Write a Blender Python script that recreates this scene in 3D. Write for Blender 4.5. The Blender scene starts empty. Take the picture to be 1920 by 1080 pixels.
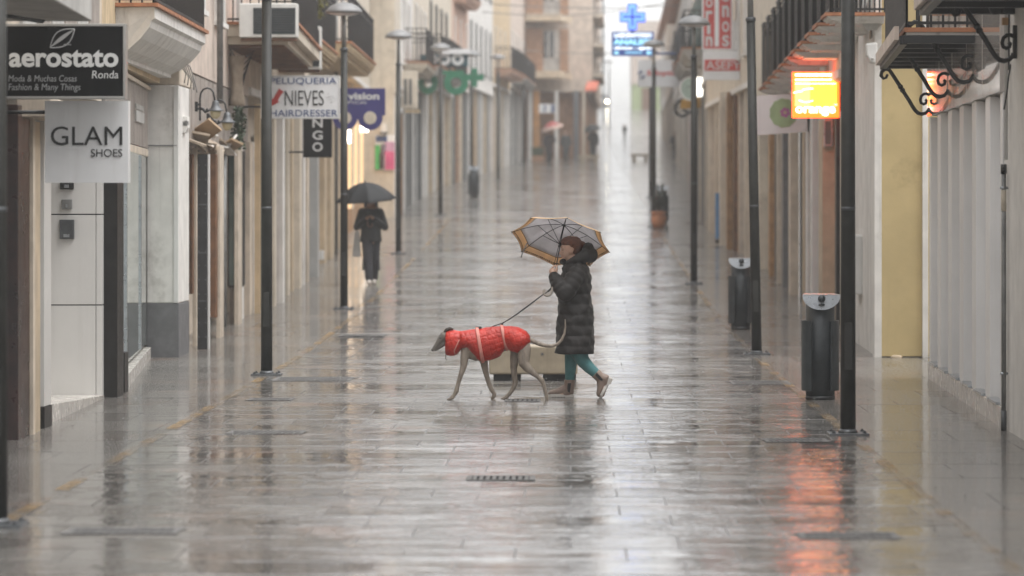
import bpy, bmesh, math, random
from mathutils import Vector, Matrix, noise as mnoise
R = math.radians
random.seed(7)
scene = bpy.context.scene
COL = scene.collection
F, VX, VY, HC = 6500.0, 1070.0, 387.0, 1.935     # focal length in photo pixels, street vanishing point, eye height

# ------------------------------------------------------------------ measuring
_PROF = [(-20, 0.0), (44, 0.0), (57.7, .205), (66, .46), (79, .84), (102.7, 1.66), (130, 2.62), (150, 3.33), (180, 4.3), (380, 13.0), (420, 13.9), (800, 13.9)]
def gz(y):
    for (a, za), (b, zb) in zip(_PROF, _PROF[1:]):
        if y <= b:
            t = max(0.0, min(1.0, (y - a) / (b - a)))
            return za + (zb - za) * t
    return _PROF[-1][1]
def X(px, y): return (px - VX) * y / F
def Z(py, y): return HC + (VY - py) * y / F
def Yb(py):
    """distance of a ground point seen at photo row py"""
    lo, hi = 10.0, 390.0
    for _ in range(60):
        m = (lo + hi) / 2
        if VY + (HC - gz(m)) * F / m > py: lo = m
        else: hi = m
    return (lo + hi) / 2

# ------------------------------------------------------------------ object bookkeeping
ORG = {}
def org(o):
    return ORG[o.name] if o is not None else Vector((0, 0, 0))
def tag(o, label=None, cat=None, group=None, kind=None):
    if label: o['label'] = label
    if cat: o['category'] = cat
    if group: o['group'] = group
    if kind: o['kind'] = kind
    return o
def thing(name, label, cat, loc=(0, 0, 0), group=None):
    o = bpy.data.objects.new(name, None); COL.objects.link(o)
    o.empty_display_size = .2
    o.location = loc; ORG[o.name] = Vector(loc)
    return tag(o, label, cat, group)
class MB:
    """collects geometry in world space, then links it as one mesh object"""
    def __init__(s): s.v = []; s.f = []; s.sm = []
    def add(s, vs, fs, smooth=False):
        n = len(s.v); s.v += [Vector(v) for v in vs]
        for f in fs: s.f.append([i + n for i in f]); s.sm.append(smooth)
        return s
    def box(s, x0, x1, y0, y1, z0, z1):
        x0, x1 = min(x0, x1), max(x0, x1); y0, y1 = min(y0, y1), max(y0, y1)
        return s.add([(x0,y0,z0),(x1,y0,z0),(x1,y1,z0),(x0,y1,z0),(x0,y0,z1),(x1,y0,z1),(x1,y1,z1),(x0,y1,z1)],
              [(0,3,2,1),(4,5,6,7),(0,1,5,4),(1,2,6,5),(2,3,7,6),(3,0,4,7)])
    def prism(s, plan, z0, z1, z1b=None):
        """vertical prism over a plan polygon"""
        a = sum(plan[i][0]*plan[(i+1) % len(plan)][1] - plan[(i+1) % len(plan)][0]*plan[i][1] for i in range(len(plan)))
        if a < 0: plan = plan[::-1]
        n = len(plan)
        vs = [(x, y, z0) for x, y in plan] + [(x, y, z1) for x, y in plan]
        return s.add(vs, [tuple(range(n))[::-1], tuple(range(n, 2*n))] + [(i, (i+1) % n, n+(i+1) % n, n+i) for i in range(n)])
    def extrude(s, poly, fixed, axis, a0, a1):
        """polygon in a plane swept along an axis: axis 'y' -> poly is (x,z); 'x' -> poly is (y,z)"""
        n = len(poly)
        def P(p, a): return (p[0], a, p[1]) if axis == 'y' else (a, p[0], p[1])
        vs = [P(p, a0) for p in poly] + [P(p, a1) for p in poly]
        return s.add(vs, [tuple(range(n)), tuple(range(n, 2*n))[::-1]] + [(i, n+i, n+(i+1) % n, (i+1) % n) for i in range(n)])
    def ring(s, c, u, w, ru, rw, n):
        return [c + u*(ru*math.cos(2*math.pi*i/n)) + w*(rw*math.sin(2*math.pi*i/n)) for i in range(n)]
    def loft(s, rings, cap=True, smooth=True):
        n = len(rings[0]); base = []
        for r in rings: base += r
        fs = []
        for k in range(len(rings)-1):
            for i in range(n):
                fs.append((k*n+i, k*n+(i+1) % n, (k+1)*n+(i+1) % n, (k+1)*n+i))
        if cap:
            fs.append(tuple(range(n))[::-1]); fs.append(tuple((len(rings)-1)*n+i for i in range(n)))
        return s.add(base, fs, smooth)
    def tube(s, pts, r, n=8, flat=1.0, round_ends=False, up=None):
        """swept circle of radius r (number or list) through points; flat squashes it along the second normal"""
        pts = [Vector(p) for p in pts]
        rs = r if isinstance(r, (list, tuple)) else [r]*len(pts)
        rings = []; u = None
        if round_ends:
            d0 = (pts[0]-pts[1]).normalized(); d1 = (pts[-1]-pts[-2]).normalized()
            pre = [(pts[0]+d0*rs[0]*math.sin(a), rs[0]*math.cos(a)) for a in (1.35, .95, .5)]
            post = [(pts[-1]+d1*rs[-1]*math.sin(a), rs[-1]*math.cos(a)) for a in (.5, .95, 1.35)]
            pts = [p for p, _ in pre]+pts+[p for p, _ in post]; rs = [q for _, q in pre]+list(rs)+[q for _, q in post]
        for k, p in enumerate(pts):
            d = (pts[min(k+1, len(pts)-1)] - pts[max(k-1, 0)]).normalized()
            if u is None:
                ref = Vector(up) if up else (Vector((0, 0, 1)) if abs(d.z) < .9 else Vector((0, 1, 0)))
                u = d.cross(ref).normalized()
            else:
                u = (u - d*u.dot(d)).normalized()
            w = u.cross(d).normalized()
            rings.append(s.ring(p, u, w, rs[k], rs[k]*flat, n))
        return s.loft(rings)
    def lathe(s, c, prof, n=24, smooth=True):
        """prof: list of (radius, z) turned about the vertical through c"""
        c = Vector(c)
        rings = [[c + Vector((r*math.cos(2*math.pi*i/n), r*math.sin(2*math.pi*i/n), z)) for i in range(n)] for r, z in prof]
        return s.loft(rings, True, smooth)
    def ball(s, c, r, n=14, sx=1, sy=1, sz=1):
        c = Vector(c); m = n//2
        rings = []
        for k in range(1, m):
            a = math.pi*k/m - math.pi/2
            rings.append([c + Vector((sx*r*math.cos(a)*math.cos(2*math.pi*i/n), sy*r*math.cos(a)*math.sin(2*math.pi*i/n), sz*r*math.sin(a))) for i in range(n)])
        return s.loft(rings)
    def build(s, name, m, parent=None, bevel=0, **kw):
        me = bpy.data.meshes.new(name)
        o0 = org(parent)
        me.from_pydata([tuple(v - o0) for v in s.v], [], s.f)
        me.polygons.foreach_set('use_smooth', s.sm)
        me.update()
        bm = bmesh.new(); bm.from_mesh(me); bmesh.ops.recalc_face_normals(bm, faces=bm.faces); bm.to_mesh(me); bm.free()
        o = bpy.data.objects.new(name, me); COL.objects.link(o)
        if parent is not None: o.parent = parent
        ORG[o.name] = o0
        me.materials.append(m)
        if bevel:
            b = o.modifiers.new('bevel', 'BEVEL'); b.width = bevel; b.segments = 2; b.limit_method = 'ANGLE'; b.angle_limit = R(40)
        return tag(o, **kw)
def remeshed(mb, name, m, parent, voxel, smooth=6, factor=.5, **kw):
    """unites overlapping closed volumes into one continuous skin"""
    o = mb.build(name, m, parent, **kw)
    r = o.modifiers.new('r', 'REMESH'); r.mode = 'VOXEL'; r.voxel_size = voxel; r.use_smooth_shade = True
    if smooth:
        sm = o.modifiers.new('s', 'SMOOTH'); sm.factor = factor; sm.iterations = smooth
    dg = bpy.context.evaluated_depsgraph_get(); dg.update()
    me = bpy.data.meshes.new_from_object(o.evaluated_get(dg))
    o.modifiers.clear(); o.data = me
    me.name = name
    for p in me.polygons: p.use_smooth = True
    if not me.materials: me.materials.append(m)
    return o
def copy_tree(o, loc):
    d = Vector(loc)
    c = o.copy(); COL.objects.link(c); c.location = d; ORG[c.name] = d
    for ch in list(o.children):
        k = ch.copy(); COL.objects.link(k); k.parent = c; ORG[k.name] = d
        for g in list(ch.children):
            q = g.copy(); COL.objects.link(q); q.parent = k; ORG[q.name] = d
    return c
def text(body, name, x0, x1, z0, z1, y, m, parent, bold=0.0, shear=0.0, spacing=1.0, depth=.004, rot=0.0, keep=False):
    """writing that fills the box x0..x1, z0..z1 on an upright face at distance y, read from the near side"""
    cu = bpy.data.curves.new('t', 'FONT'); cu.body = body; cu.size = 1; cu.offset = bold; cu.shear = shear; cu.space_character = spacing
    cu.extrude = .001; cu.resolution_u = 4
    t = bpy.data.objects.new('t', cu); COL.objects.link(t)
    dg = bpy.context.evaluated_depsgraph_get(); dg.update()
    me = bpy.data.meshes.new_from_object(t.evaluated_get(dg))
    bpy.data.objects.remove(t); bpy.data.curves.remove(cu)
    xs = [v.co.x for v in me.vertices]; ys = [v.co.y for v in me.vertices]
    a, b, c, d = min(xs), max(xs), min(ys), max(ys)
    sx = (x1-x0)/(b-a); sz = (z1-z0)/(d-c)
    if keep: sz = sx
    o0 = org(parent)
    for v in me.vertices:
        px = x0 + (v.co.x-a)*sx; pz = z0 + (v.co.y-c)*sz
        if rot:
            cx, cz = (x0+x1)/2, (z0+z1)/2
            dx, dz = px-cx, pz-cz
            px, pz = cx+dx*math.cos(rot)-dz*math.sin(rot), cz+dx*math.sin(rot)+dz*math.cos(rot)
        v.co = Vector((px, y - (depth if v.co.z > 0 else 0), pz)) - o0
    o = bpy.data.objects.new(name, me); COL.objects.link(o); o.parent = parent; ORG[o.name] = o0
    me.materials.clear(); me.materials.append(m)
    return o

# ------------------------------------------------------------------ materials
class NT:
    def __init__(s, m): s.nt = m.node_tree; s.n = s.nt.nodes; s.l = s.nt.links
    def __call__(s, t, **kw):
        n = s.n.new(t)
        for k, v in kw.items():
            if k == 'op': n.operation = v
            elif k in ('data_type', 'blend_type', 'noise_dimensions', 'feature', 'distance', 'wave_type', 'bands_direction', 'wave_profile'): setattr(n, k, v)
            else:
                key = int(k[1:]) if k[0] == '_' and k[1:].isdigit() else k
                s.put(n.inputs[key], v)
        return n
    def put(s, sock, v):
        if hasattr(v, 'is_output') or isinstance(v, bpy.types.NodeSocket): s.l.new(v, sock)
        else: sock.default_value = v
    def math(s, op, a, b=0.0, c=None, clamp=False):
        n = s.n.new('ShaderNodeMath'); n.operation = op; n.use_clamp = clamp
        s.put(n.inputs[0], a); s.put(n.inputs[1], b)
        if c is not None: s.put(n.inputs[2], c)
        return n.outputs[0]
    def vmath(s, op, a, b=None, scale=None):
        n = s.n.new('ShaderNodeVectorMath'); n.operation = op
        s.put(n.inputs[0], a)
        if b is not None: s.put(n.inputs[1], b)
        if scale is not None: s.put(n.inputs['Scale'], scale)
        return n.outputs[0]
    def mix(s, f, a, b, blend='MIX'):
        n = s.n.new('ShaderNodeMix'); n.data_type = 'RGBA'; n.blend_type = blend
        s.put(n.inputs[0], f); s.put(n.inputs[6], a); s.put(n.inputs[7], b)
        return n.outputs[2]
    def ramp(s, f, lo, hi):
        n = s.n.new('ShaderNodeMapRange'); s.put(n.inputs[0], f); n.inputs[1].default_value = lo; n.inputs[2].default_value = hi
        n.interpolation_type = 'SMOOTHSTEP'
        return n.outputs[0]
    def noise(s, vec, scale, detail=3, rough=.55):
        n = s.n.new('ShaderNodeTexNoise'); s.put(n.inputs['Vector'], vec); n.inputs['Scale'].default_value = scale
        n.inputs['Detail'].default_value = detail; n.inputs['Roughness'].default_value = rough
        return n.outputs['Fac']
def newmat(name):
    m = bpy.data.materials.new(name); m.use_nodes = True
    t = NT(m); b = t.n['Principled BSDF']
    return m, t, b
def rgb(c, k=1.0): return (c[0]*k, c[1]*k, c[2]*k, 1)
MATS = {}
def mat(name, col, rough=.6, var=.18, scale=3.0, bump=.25, bscale=40, metal=0, spec=.5, streak=0.0, streakcol=None, coat=0, dirt=0.0):
    """painted, plastered or metal surface: mottled base colour, optional rain streaks and grime specks, fine relief"""
    if name in MATS: return MATS[name]
    m, t, b = newmat(name)
    pos = t('ShaderNodeNewGeometry').outputs['Position']
    f = t.ramp(t.noise(pos, scale, 5, .6), .3, .7)
    c = t.mix(f, rgb(col, 1-var), rgb(col, 1+var*.7))
    if streak:
        mp = t('ShaderNodeMapping', Vector=pos, Scale=(5.0, 5.0, .22)).outputs[0]
        g = t.math('MULTIPLY', t.ramp(t.noise(mp, 1.0, 6, .7), .5, .72), streak)
        c = t.mix(g, c, rgb(streakcol or (col[0]*.45, col[1]*.42, col[2]*.4)))
    if dirt:
        g = t.math('MULTIPLY', t.ramp(t.noise(pos, 1.3, 8, .72), .56, .74), dirt)
        c = t.mix(g, c, rgb((col[0]*.4, col[1]*.38, col[2]*.35)))
    t.put(b.inputs['Base Color'], c)
    rr = t.math('ADD', rough, t.math('MULTIPLY', t.math('SUBTRACT', t.noise(pos, scale*2.3, 3), .5), .22), clamp=True)
    t.put(b.inputs['Roughness'], rr)
    b.inputs['Metallic'].default_value = metal; b.inputs['Specular IOR Level'].default_value = spec; b.inputs['Coat Weight'].default_value = coat
    if bump:
        bn = t('ShaderNodeBump', Strength=bump, Distance=.004, Height=t.noise(pos, bscale, 4))
        t.put(b.inputs['Normal'], bn.outputs[0])
    MATS[name] = m
    return m
def emat(name, col, power, rough=.3):
    m, t, b = newmat(name); MATS[name] = m
    b.inputs['Base Color'].default_value = rgb(col); b.inputs['Roughness'].default_value = rough
    b.inputs['Emission Color'].default_value = rgb(col); b.inputs['Emission Strength'].default_value = power
    return m
def glassmat(name, col, rough=.04, var=.3):
    """shop glass seen from the street: a dark or tinted room behind a shiny pane"""
    m, t, b = newmat(name); MATS[name] = m
    pos = t('ShaderNodeNewGeometry').outputs['Position']
    c = t.mix(t.ramp(t.noise(pos, 1.4, 3), .3, .7), rgb(col, 1-var), rgb(col, 1+var))
    t.put(b.inputs['Base Color'], c); b.inputs['Roughness'].default_value = rough
    b.inputs['Coat Weight'].default_value = 1; b.inputs['Coat Roughness'].default_value = .02
    return m
plaster_beige = mat('plaster_beige', (0.575, 0.494, 0.402), .75, streak=.55, dirt=.5)
plaster_pink  = mat('plaster_pink', (0.575, 0.483, 0.414), .75, streak=.55, dirt=.5)
plaster_white = mat('plaster_white', (0.713, 0.690, 0.655), .7, .1, streak=.55, dirt=.5)
plaster_cream = mat('plaster_cream', (.61, .54, .44), .75, .12, streak=.55, dirt=.5)
plaster_ochre = mat('plaster_ochre', (.56, .43, .27), .75, .15, streak=.55, dirt=.5)
plaster_yellow = mat('plaster_yellow', (.52, .405, .205), .75, .10, 1.2, streak=.22, dirt=.4)
plaster_grey  = mat('plaster_grey', (0.460, 0.448, 0.425), .75, streak=.55, dirt=.5)
plaster_rose  = mat('plaster_rose', (0.575, 0.380, 0.287), .75, streak=.55)
brick_brown   = mat('brick_brown', (.36, .21, .13), .8, .25, 6, streak=.2)
stone_tan   = mat('stone_tan', (.50, .40, .28), .65, .18, 2.5, streak=.3, dirt=.2)
stone_grey  = mat('stone_grey', (.14, .14, .145), .5, .2, 5, dirt=.3)
stone_dark  = mat('stone_dark', (.014, .013, .012), .4, .3, 8, spec=.3)
maroon_stone = mat('maroon_stone', (.030, .012, .009), .3, .6, 3)
granite     = mat('granite', (.13, .125, .12), .5, .5, 60)
marble      = mat('marble', (.52, .49, .45), .25, .25, 4, dirt=.3)
panel_white = mat('panel_white', (.62, .605, .58), .35, .05, 1.0, .05, streak=.12)
panel_gloss = mat('panel_gloss', (.60, .55, .51), .07, .06, 1.0, .01, coat=.6)
louvre_white = mat('louvre_white', (.80, .79, .78), .45, .06, 1.0, .05, streak=.1)
timber_white = mat('timber_white', (.66, .65, .63), .5, .08, 2, streak=.1)
wood_brown  = mat('wood_brown', (.16, .075, .035), .5, .35, 6, streak=.3)
wood_tan    = mat('wood_tan', (.36, .20, .09), .5, .3, 5, streak=.3)
wood_grey   = mat('wood_grey', (.32, .28, .25), .65, .2, 4, streak=.6)
terracotta  = mat('terracotta', (.36, .15, .07), .7, .3, 8)
iron_black  = mat('iron_black', (.012, .012, .012), .45, .3, 10)
door_black  = mat('door_black', (.02, .02, .022), .4, .4, 10)
pole_paint  = mat('pole_paint', (.030, .030, .027), .5, .25, 6, .15, spec=.3, dirt=.3)
pole_upper  = mat('pole_upper', (.22, .22, .21), .4, .2, 6, .1, metal=.4)
steel       = mat('steel', (.40, .42, .44), .3, .15, 9, .05, metal=.8)
lamp_metal  = mat('lamp_metal', (.20, .20, .20), .5, .12, 9, .05, metal=.15)
grate_iron  = mat('grate_iron', (.16, .155, .15), .75, .3, 12, .1, spec=.15)
sump_black  = mat('sump_black', (.02, .02, .02), .9, .2, 12, .1, spec=.05)
steel_dark  = mat('steel_dark', (.09, .095, .10), .4, .25, 9, .1, metal=.4)
bin_paint   = mat('bin_paint', (.035, .042, .047), .42, .25, 7, .12, metal=.1)
pipe_grey   = mat('pipe_grey', (.20, .20, .195), .45, .25, 6, metal=.3)
ac_white    = mat('ac_white', (.62, .61, .58), .45, .08, 4, .05, streak=.2)
ac_grille   = mat('ac_grille', (.018, .03, .035), .4, .3, 20)
sign_white  = mat('sign_white', (.78, .78, .78), .35, .05, 2, .03, streak=.2, dirt=.15)
sign_black  = mat('sign_black', (.005, .005, .005), .5, .2, 3, .02, spec=.15)
sign_frame  = mat('sign_frame', (.42, .41, .39), .35, .1, 5, .05, metal=.5)
ink_black   = mat('ink_black', (.012, .012, .012), .5, 0, bump=0)
ink_white   = mat('ink_white', (.62, .62, .61), .5, 0, bump=0)
ink_grey    = mat('ink_grey', (.30, .30, .30), .5, 0, bump=0)
ink_blue    = mat('ink_blue', (.035, .07, .20), .5, 0, bump=0)
ink_red     = mat('ink_red', (.45, .035, .03), .5, 0, bump=0)
ink_pale_red = mat('ink_pale_red', (.55, .08, .07), .5, .05, bump=0)
sign_purple = mat('sign_purple', (.035, .028, .16), .4, .1, 3, .02)
sign_green  = mat('sign_green', (.012, .17, .085), .4, .15, 3, .02)
sign_teal   = mat('sign_teal', (.02, .10, .13), .4, .15, 3, .02)
cable_grey  = mat('cable_grey', (.20, .19, .18), .6, .3, 10)
cable_black = mat('cable_black', (.015, .015, .015), .6, .2, 10)
canvas_tan  = mat('canvas_tan', (.36, .29, .22), .8, .25, 5)
glass_green = glassmat('glass_green', (.30, .36, .32), .12)
glass_dark  = glassmat('glass_dark', (.025, .028, .028))
glass_grey  = glassmat('glass_grey', (.13, .15, .15))
glass_teal  = glassmat('glass_teal', (.12, .20, .20))
shutter_grey = mat('shutter_grey', (.20, .205, .20), .45, .15, 3, metal=.3, streak=.3)
shutter_pale = mat('shutter_pale', (.42, .42, .41), .45, .1, 3, metal=.2, streak=.3)

# ------------------------------------------------------------------ the camera
cam = bpy.data.cameras.new('camera'); cam_o = bpy.data.objects.new('camera', cam); COL.objects.link(cam_o)
cam_o.location = (0, 0, HC); cam_o.rotation_euler = (R(90), 0, 0)
cam.sensor_width = 36; cam.lens = 36*F/1920
cam.shift_x = -(VX-960)/1920; cam.shift_y = -(540-VY)/1920
cam.clip_start = .5; cam.clip_end = 3000
cam.dof.use_dof = True; cam.dof.focus_distance = 35.0; cam.dof.aperture_fstop = 2.0
scene.camera = cam_o

# ------------------------------------------------------------------ light: a bright overcast, rainy sky
w = bpy.data.worlds.new('World'); scene.world = w; w.use_nodes = True
wt = w.node_tree; sky = wt.nodes.new('ShaderNodeTexSky'); sky.sky_type = 'NISHITA'; sky.sun_disc = False
SUN_EL, SUN_ROT = R(70), R(112)
sky.sun_elevation = SUN_EL; sky.sun_rotation = SUN_ROT; sky.air_density = 1.0; sky.dust_density = 2.0; sky.ozone_density = 1.0
hs = wt.nodes.new('ShaderNodeHueSaturation'); hs.inputs['Saturation'].default_value = .08
wt.links.new(sky.outputs[0], hs.inputs['Color'])
wt.links.new(hs.outputs[0], wt.nodes['Background'].inputs['Color']); wt.nodes['Background'].inputs['Strength'].default_value = .15
sl = bpy.data.lights.new('sun', 'SUN'); sl.energy = 1.5; sl.angle = R(70); sl.color = (1, .985, .965)
so = bpy.data.objects.new('sun', sl); COL.objects.link(so)
sd = Vector((math.sin(SUN_ROT)*math.cos(SUN_EL), math.cos(SUN_ROT)*math.cos(SUN_EL), math.sin(SUN_EL)))
so.rotation_euler = (-sd).to_track_quat('-Z', 'Y').to_euler(); so.location = (0, 0, 60)
scene.view_settings.view_transform = 'Standard'; scene.view_settings.look = 'None'; scene.view_settings.exposure = 1.15
scene.view_settings.gamma = 1.0
scene.render.engine = 'CYCLES'
cy = scene.cycles
cy.use_denoising = True; cy.max_bounces = 8; cy.volume_bounces = 3; cy.diffuse_bounces = 3; cy.glossy_bounces = 3; cy.transparent_max_bounces = 12
cy.caustics_reflective = False; cy.caustics_refractive = False; cy.sample_clamp_indirect = 6

# ------------------------------------------------------------------ the air: rain haze
def haze():
    mb = MB(); mb.box(-70, 70, -25, 440, -1.0, 24)
    m, t, b = newmat('rain_haze')
    t.n.remove(b)
    v = t('ShaderNodeVolumePrincipled'); v.inputs['Color'].default_value = (.97, .975, .98, 1); v.inputs['Density'].default_value = .0009
    v.inputs['Anisotropy'].default_value = .25
    t.l.new(v.outputs[0], t.n['Material Output'].inputs['Volume'])
    o = mb.build('haze', m, None); tag(o, 'pale grey rain haze filling the whole street', 'haze', kind='stuff')
haze()

# ------------------------------------------------------------------ the ground: one wet sheet of paving
def ground_material():
    m, t, b = newmat('wet_paving')
    geo = t('ShaderNodeNewGeometry'); pos = geo.outputs['Position']
    sep = t('ShaderNodeSeparateXYZ', Vector=pos); x, y = sep.outputs[0], sep.outputs[1]
    # roadway between the lines of lamp posts, smoother footways on both sides
    mid = t.math('MULTIPLY', t.math('GREATER_THAN', x, -3.45), t.math('LESS_THAN', x, 2.35))
    def cells(sx, sy):
        row = t.math('FLOOR', t.math('DIVIDE', y, sy))
        off = t.math('MULTIPLY', t.math('MODULO', t.math('ABSOLUTE', row), 2.0), .5)
        u = t.math('ADD', t.math('DIVIDE', x, sx), off)
        cx = t.math('FLOOR', u)
        fu = t.math('SUBTRACT', u, cx); fv = t.math('SUBTRACT', t.math('DIVIDE', y, sy), row)
        def edge(f, w):
            d = t.math('MINIMUM', f, t.math('SUBTRACT', 1.0, f))
            return t.math('LESS_THAN', d, w)
        joint = t.math('MAXIMUM', edge(fu, .006/sx), edge(fv, .006/sy))
        wn = t('ShaderNodeTexWhiteNoise', Vector=t('ShaderNodeCombineXYZ', X=cx, Y=row).outputs[0])
        return wn.outputs['Color'], wn.outputs['Value'], joint, edge(fv, .034/sy), t.math('MAXIMUM', edge(fu, .007/sx), edge(fv, .018/sy))
    c1, v1, j1, r1, q1 = cells(.62, .70)
    c2, v2, j2, r2, q2 = cells(.80, 1.3)
    tone = t.mix(mid, v2, v1); joint = t.math('ADD', t.math('MULTIPLY', mid, j1), t.math('MULTIPLY', t.math('SUBTRACT', 1.0, mid), j2))
    tilt = t.mix(mid, c2, c1); rj = t.math('MULTIPLY', mid, r1); wj = t.mix(mid, q2, q1)
    dj = t.math('MULTIPLY', wj, t.ramp(t.noise(pos, .8, 3), .42, .58))
    big = t.noise(pos, .35, 5, .6); fine = t.noise(pos, 14, 5, .65)
    stone = t.mix(tone, (.105, .098, .090, 1), (.185, .176, .162, 1))
    stone = t.mix(t.ramp(big, .35, .7), stone, (.12, .110, .100, 1))
    stone = t.mix(t.math('MULTIPLY', t.ramp(fine, .45, .75), .45), stone, (.095, .085, .076, 1))
    warm = t.ramp(t.noise(pos, .9, 3), .58, .72)
    stone = t.mix(t.math('MULTIPLY', warm, .5), stone, (.24, .15, .105, 1))
    stone = t.mix(t.math('MULTIPLY', t.math('MAXIMUM', joint, dj), .6), stone, (.035, .032, .03, 1))
    t.put(b.inputs['Base Color'], stone)
    # standing water covers part of the roadway and fills the joints
    mp = t('ShaderNodeMapping', Vector=pos, Scale=(.45, .5, 1)).outputs[0]
    pud = t.ramp(t.noise(mp, 1.0, 6, .62), .42, .56)
    dry = t.math('MULTIPLY', mid, t.math('SUBTRACT', 1.0, t.math('MULTIPLY', pud, .8)))     # 1 = bare slabs
    k = t.math('ADD', t.math('MULTIPLY', dry, .022), .010)
    tv = t.vmath('MULTIPLY', t.vmath('SUBTRACT', tilt, (.5, .5, .5)), (.55, 1, 0))
    # water standing in the cross joints is drawn up at the slab edge and catches the sky
    wet_j = t.math('MULTIPLY', rj, t.ramp(t.noise(t('ShaderNodeMapping', Vector=pos, Scale=(.9, .55, 1)).outputs[0], 1.0, 4, .6), .44, .56))
    jt = t('ShaderNodeCombineXYZ', Y=t.math('MULTIPLY', wet_j, -.2)).outputs[0]
    nrm = t.vmath('NORMALIZE', t.vmath('ADD', t.vmath('ADD', geo.outputs['Normal'], jt), t.vmath('SCALE', tv, scale=k)))
    # worn, nearly dry grains stand out of the water film, more of them on the footways
    grain = t.ramp(t.noise(pos, 70, 3, .6), .47, .53)
    gm = t.math('MULTIPLY', grain, t.math('ADD', t.math('MULTIPLY', mid, -.44), t.math('ADD', .44, t.math('MULTIPLY', dry, .40))))
    slabr = t.math('MULTIPLY', tone, .07)
    t.put(b.inputs['Roughness'], t.math('ADD', t.math('ADD', t.math('ADD', t.math('MULTIPLY', gm, .5), .045), slabr), t.math('MULTIPLY', dj, .28), clamp=True))
    b.inputs['IOR'].default_value = 1.40
    # relief: slow undulation of the film, slab joints, stone grain, rings of falling drops
    und = t.noise(t('ShaderNodeMapping', Vector=pos, Scale=(1.0, 2.6, 1)).outputs[0], 1.0, 3, .55)
    h = t.math('MULTIPLY', und, t.math('ADD', .006, t.math('MULTIPLY', dry, .012)))
    h = t.math('ADD', h, t.math('MULTIPLY', t.math('MULTIPLY', joint, dry), -.002))
    h = t.math('ADD', h, t.math('MULTIPLY', t.math('MULTIPLY', t.noise(pos, 9, 3, .6), dry), .0018))
    vo = t('ShaderNodeTexVoronoi', Vector=pos); vo.inputs['Scale'].default_value = 5.5
    ringw = t.math('MULTIPLY', t.math('SINE', t.math('MULTIPLY', vo.outputs['Distance'], 26.0)), t.ramp(t.math('MULTIPLY', vo.outputs['Distance'], -1.0), -.75, -.15))
    band = t.math('ADD', .15, t.math('MULTIPLY', mid, t.ramp(t.noise(t('ShaderNodeMapping', Vector=pos, Scale=(.12, .30, 1)).outputs[0], 1.0, 2), .45, .62)))
    h = t.math('ADD', h, t.math('MULTIPLY', t.math('MULTIPLY', ringw, band), .0010))
    bp = t('ShaderNodeBump', Strength=1.0, Distance=1.0, Height=h, Normal=nrm)
    t.put(b.inputs['Normal'], bp.outputs[0])
    return m
wet_paving = ground_material()
def ground():
    ys = [-20, 0] + [8+i*2.0 for i in range(212)] + [434]
    xs = [-65, -20, -8, -3.45, 0, 2.35, 8, 20, 65]
    mb = MB(); n = len(xs)
    # rounded profile: average the piecewise slope so that the road bends softly
    def zz(y): return (gz(y-4) + 2*gz(y) + gz(y+4)) / 4
    vs = [(x, y, zz(y)) for y in ys for x in xs]
    fs = [(j*n+i, j*n+i+1, (j+1)*n+i+1, (j+1)*n+i) for j in range(len(ys)-1) for i in range(n-1)]
    mb.add(vs, fs, True)
    o = mb.build('ground', wet_paving, None); tag(o, kind='structure')
ground()
def line_material():
    """worn yellow paint: the paving shows through where it has gone"""
    m, t, b = newmat('worn_yellow')
    pos = t('ShaderNodeNewGeometry').outputs['Position']
    g = t.ramp(t.noise(pos, .75, 7, .78), .42, .64)
    t.put(b.inputs['Base Color'], (.31, .20, .085, 1)); b.inputs['Roughness'].default_value = .4; b.inputs['IOR'].default_value = 1.33
    bp = t('ShaderNodeBump', Strength=1.0, Distance=1.0, Height=t.math('MULTIPLY', t.noise(pos, 9, 4), .004))
    t.put(b.inputs['Normal'], bp.outputs[0])
    tr = t('ShaderNodeBsdfTransparent'); mx = t('ShaderNodeMixShader'); t.put(mx.inputs[0], t.math('MULTIPLY', g, .62))
    t.l.new(tr.outputs[0], mx.inputs[1]); t.l.new(b.outputs[0], mx.inputs[2]); t.l.new(mx.outputs[0], t.n['Material Output'].inputs[0])
    return m
def marking(x, wd, segs):
    mb = MB()
    for a, b_ in segs:
        n = max(2, int((b_-a)/1.5)); 
        for i in range(n):
            y0 = a+(b_-a)*i/n; y1 = a+(b_-a)*(i+1)/n
            z0 = (gz(y0-4)+2*gz(y0)+gz(y0+4))/4+.005; z1 = (gz(y1-4)+2*gz(y1)+gz(y1+4))/4+.005
            mb.add([(x-wd/2, y0, z0), (x+wd/2, y0, z0), (x+wd/2, y1, z1), (x-wd/2, y1, z1)], [(0, 1, 2, 3)])
    o = mb.build('road_marking', worn_yellow, None); tag(o, kind='structure')
worn_yellow = line_material()
marking(-3.47, .10, [(15, 23), (23.6, 29.5), (30, 39.2), (41, 56), (59, 77), (81, 100)])
marking(2.36, .10, [(14, 28.6), (30, 43.6), (46.5, 52), (55, 64), (68, 90)])
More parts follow.
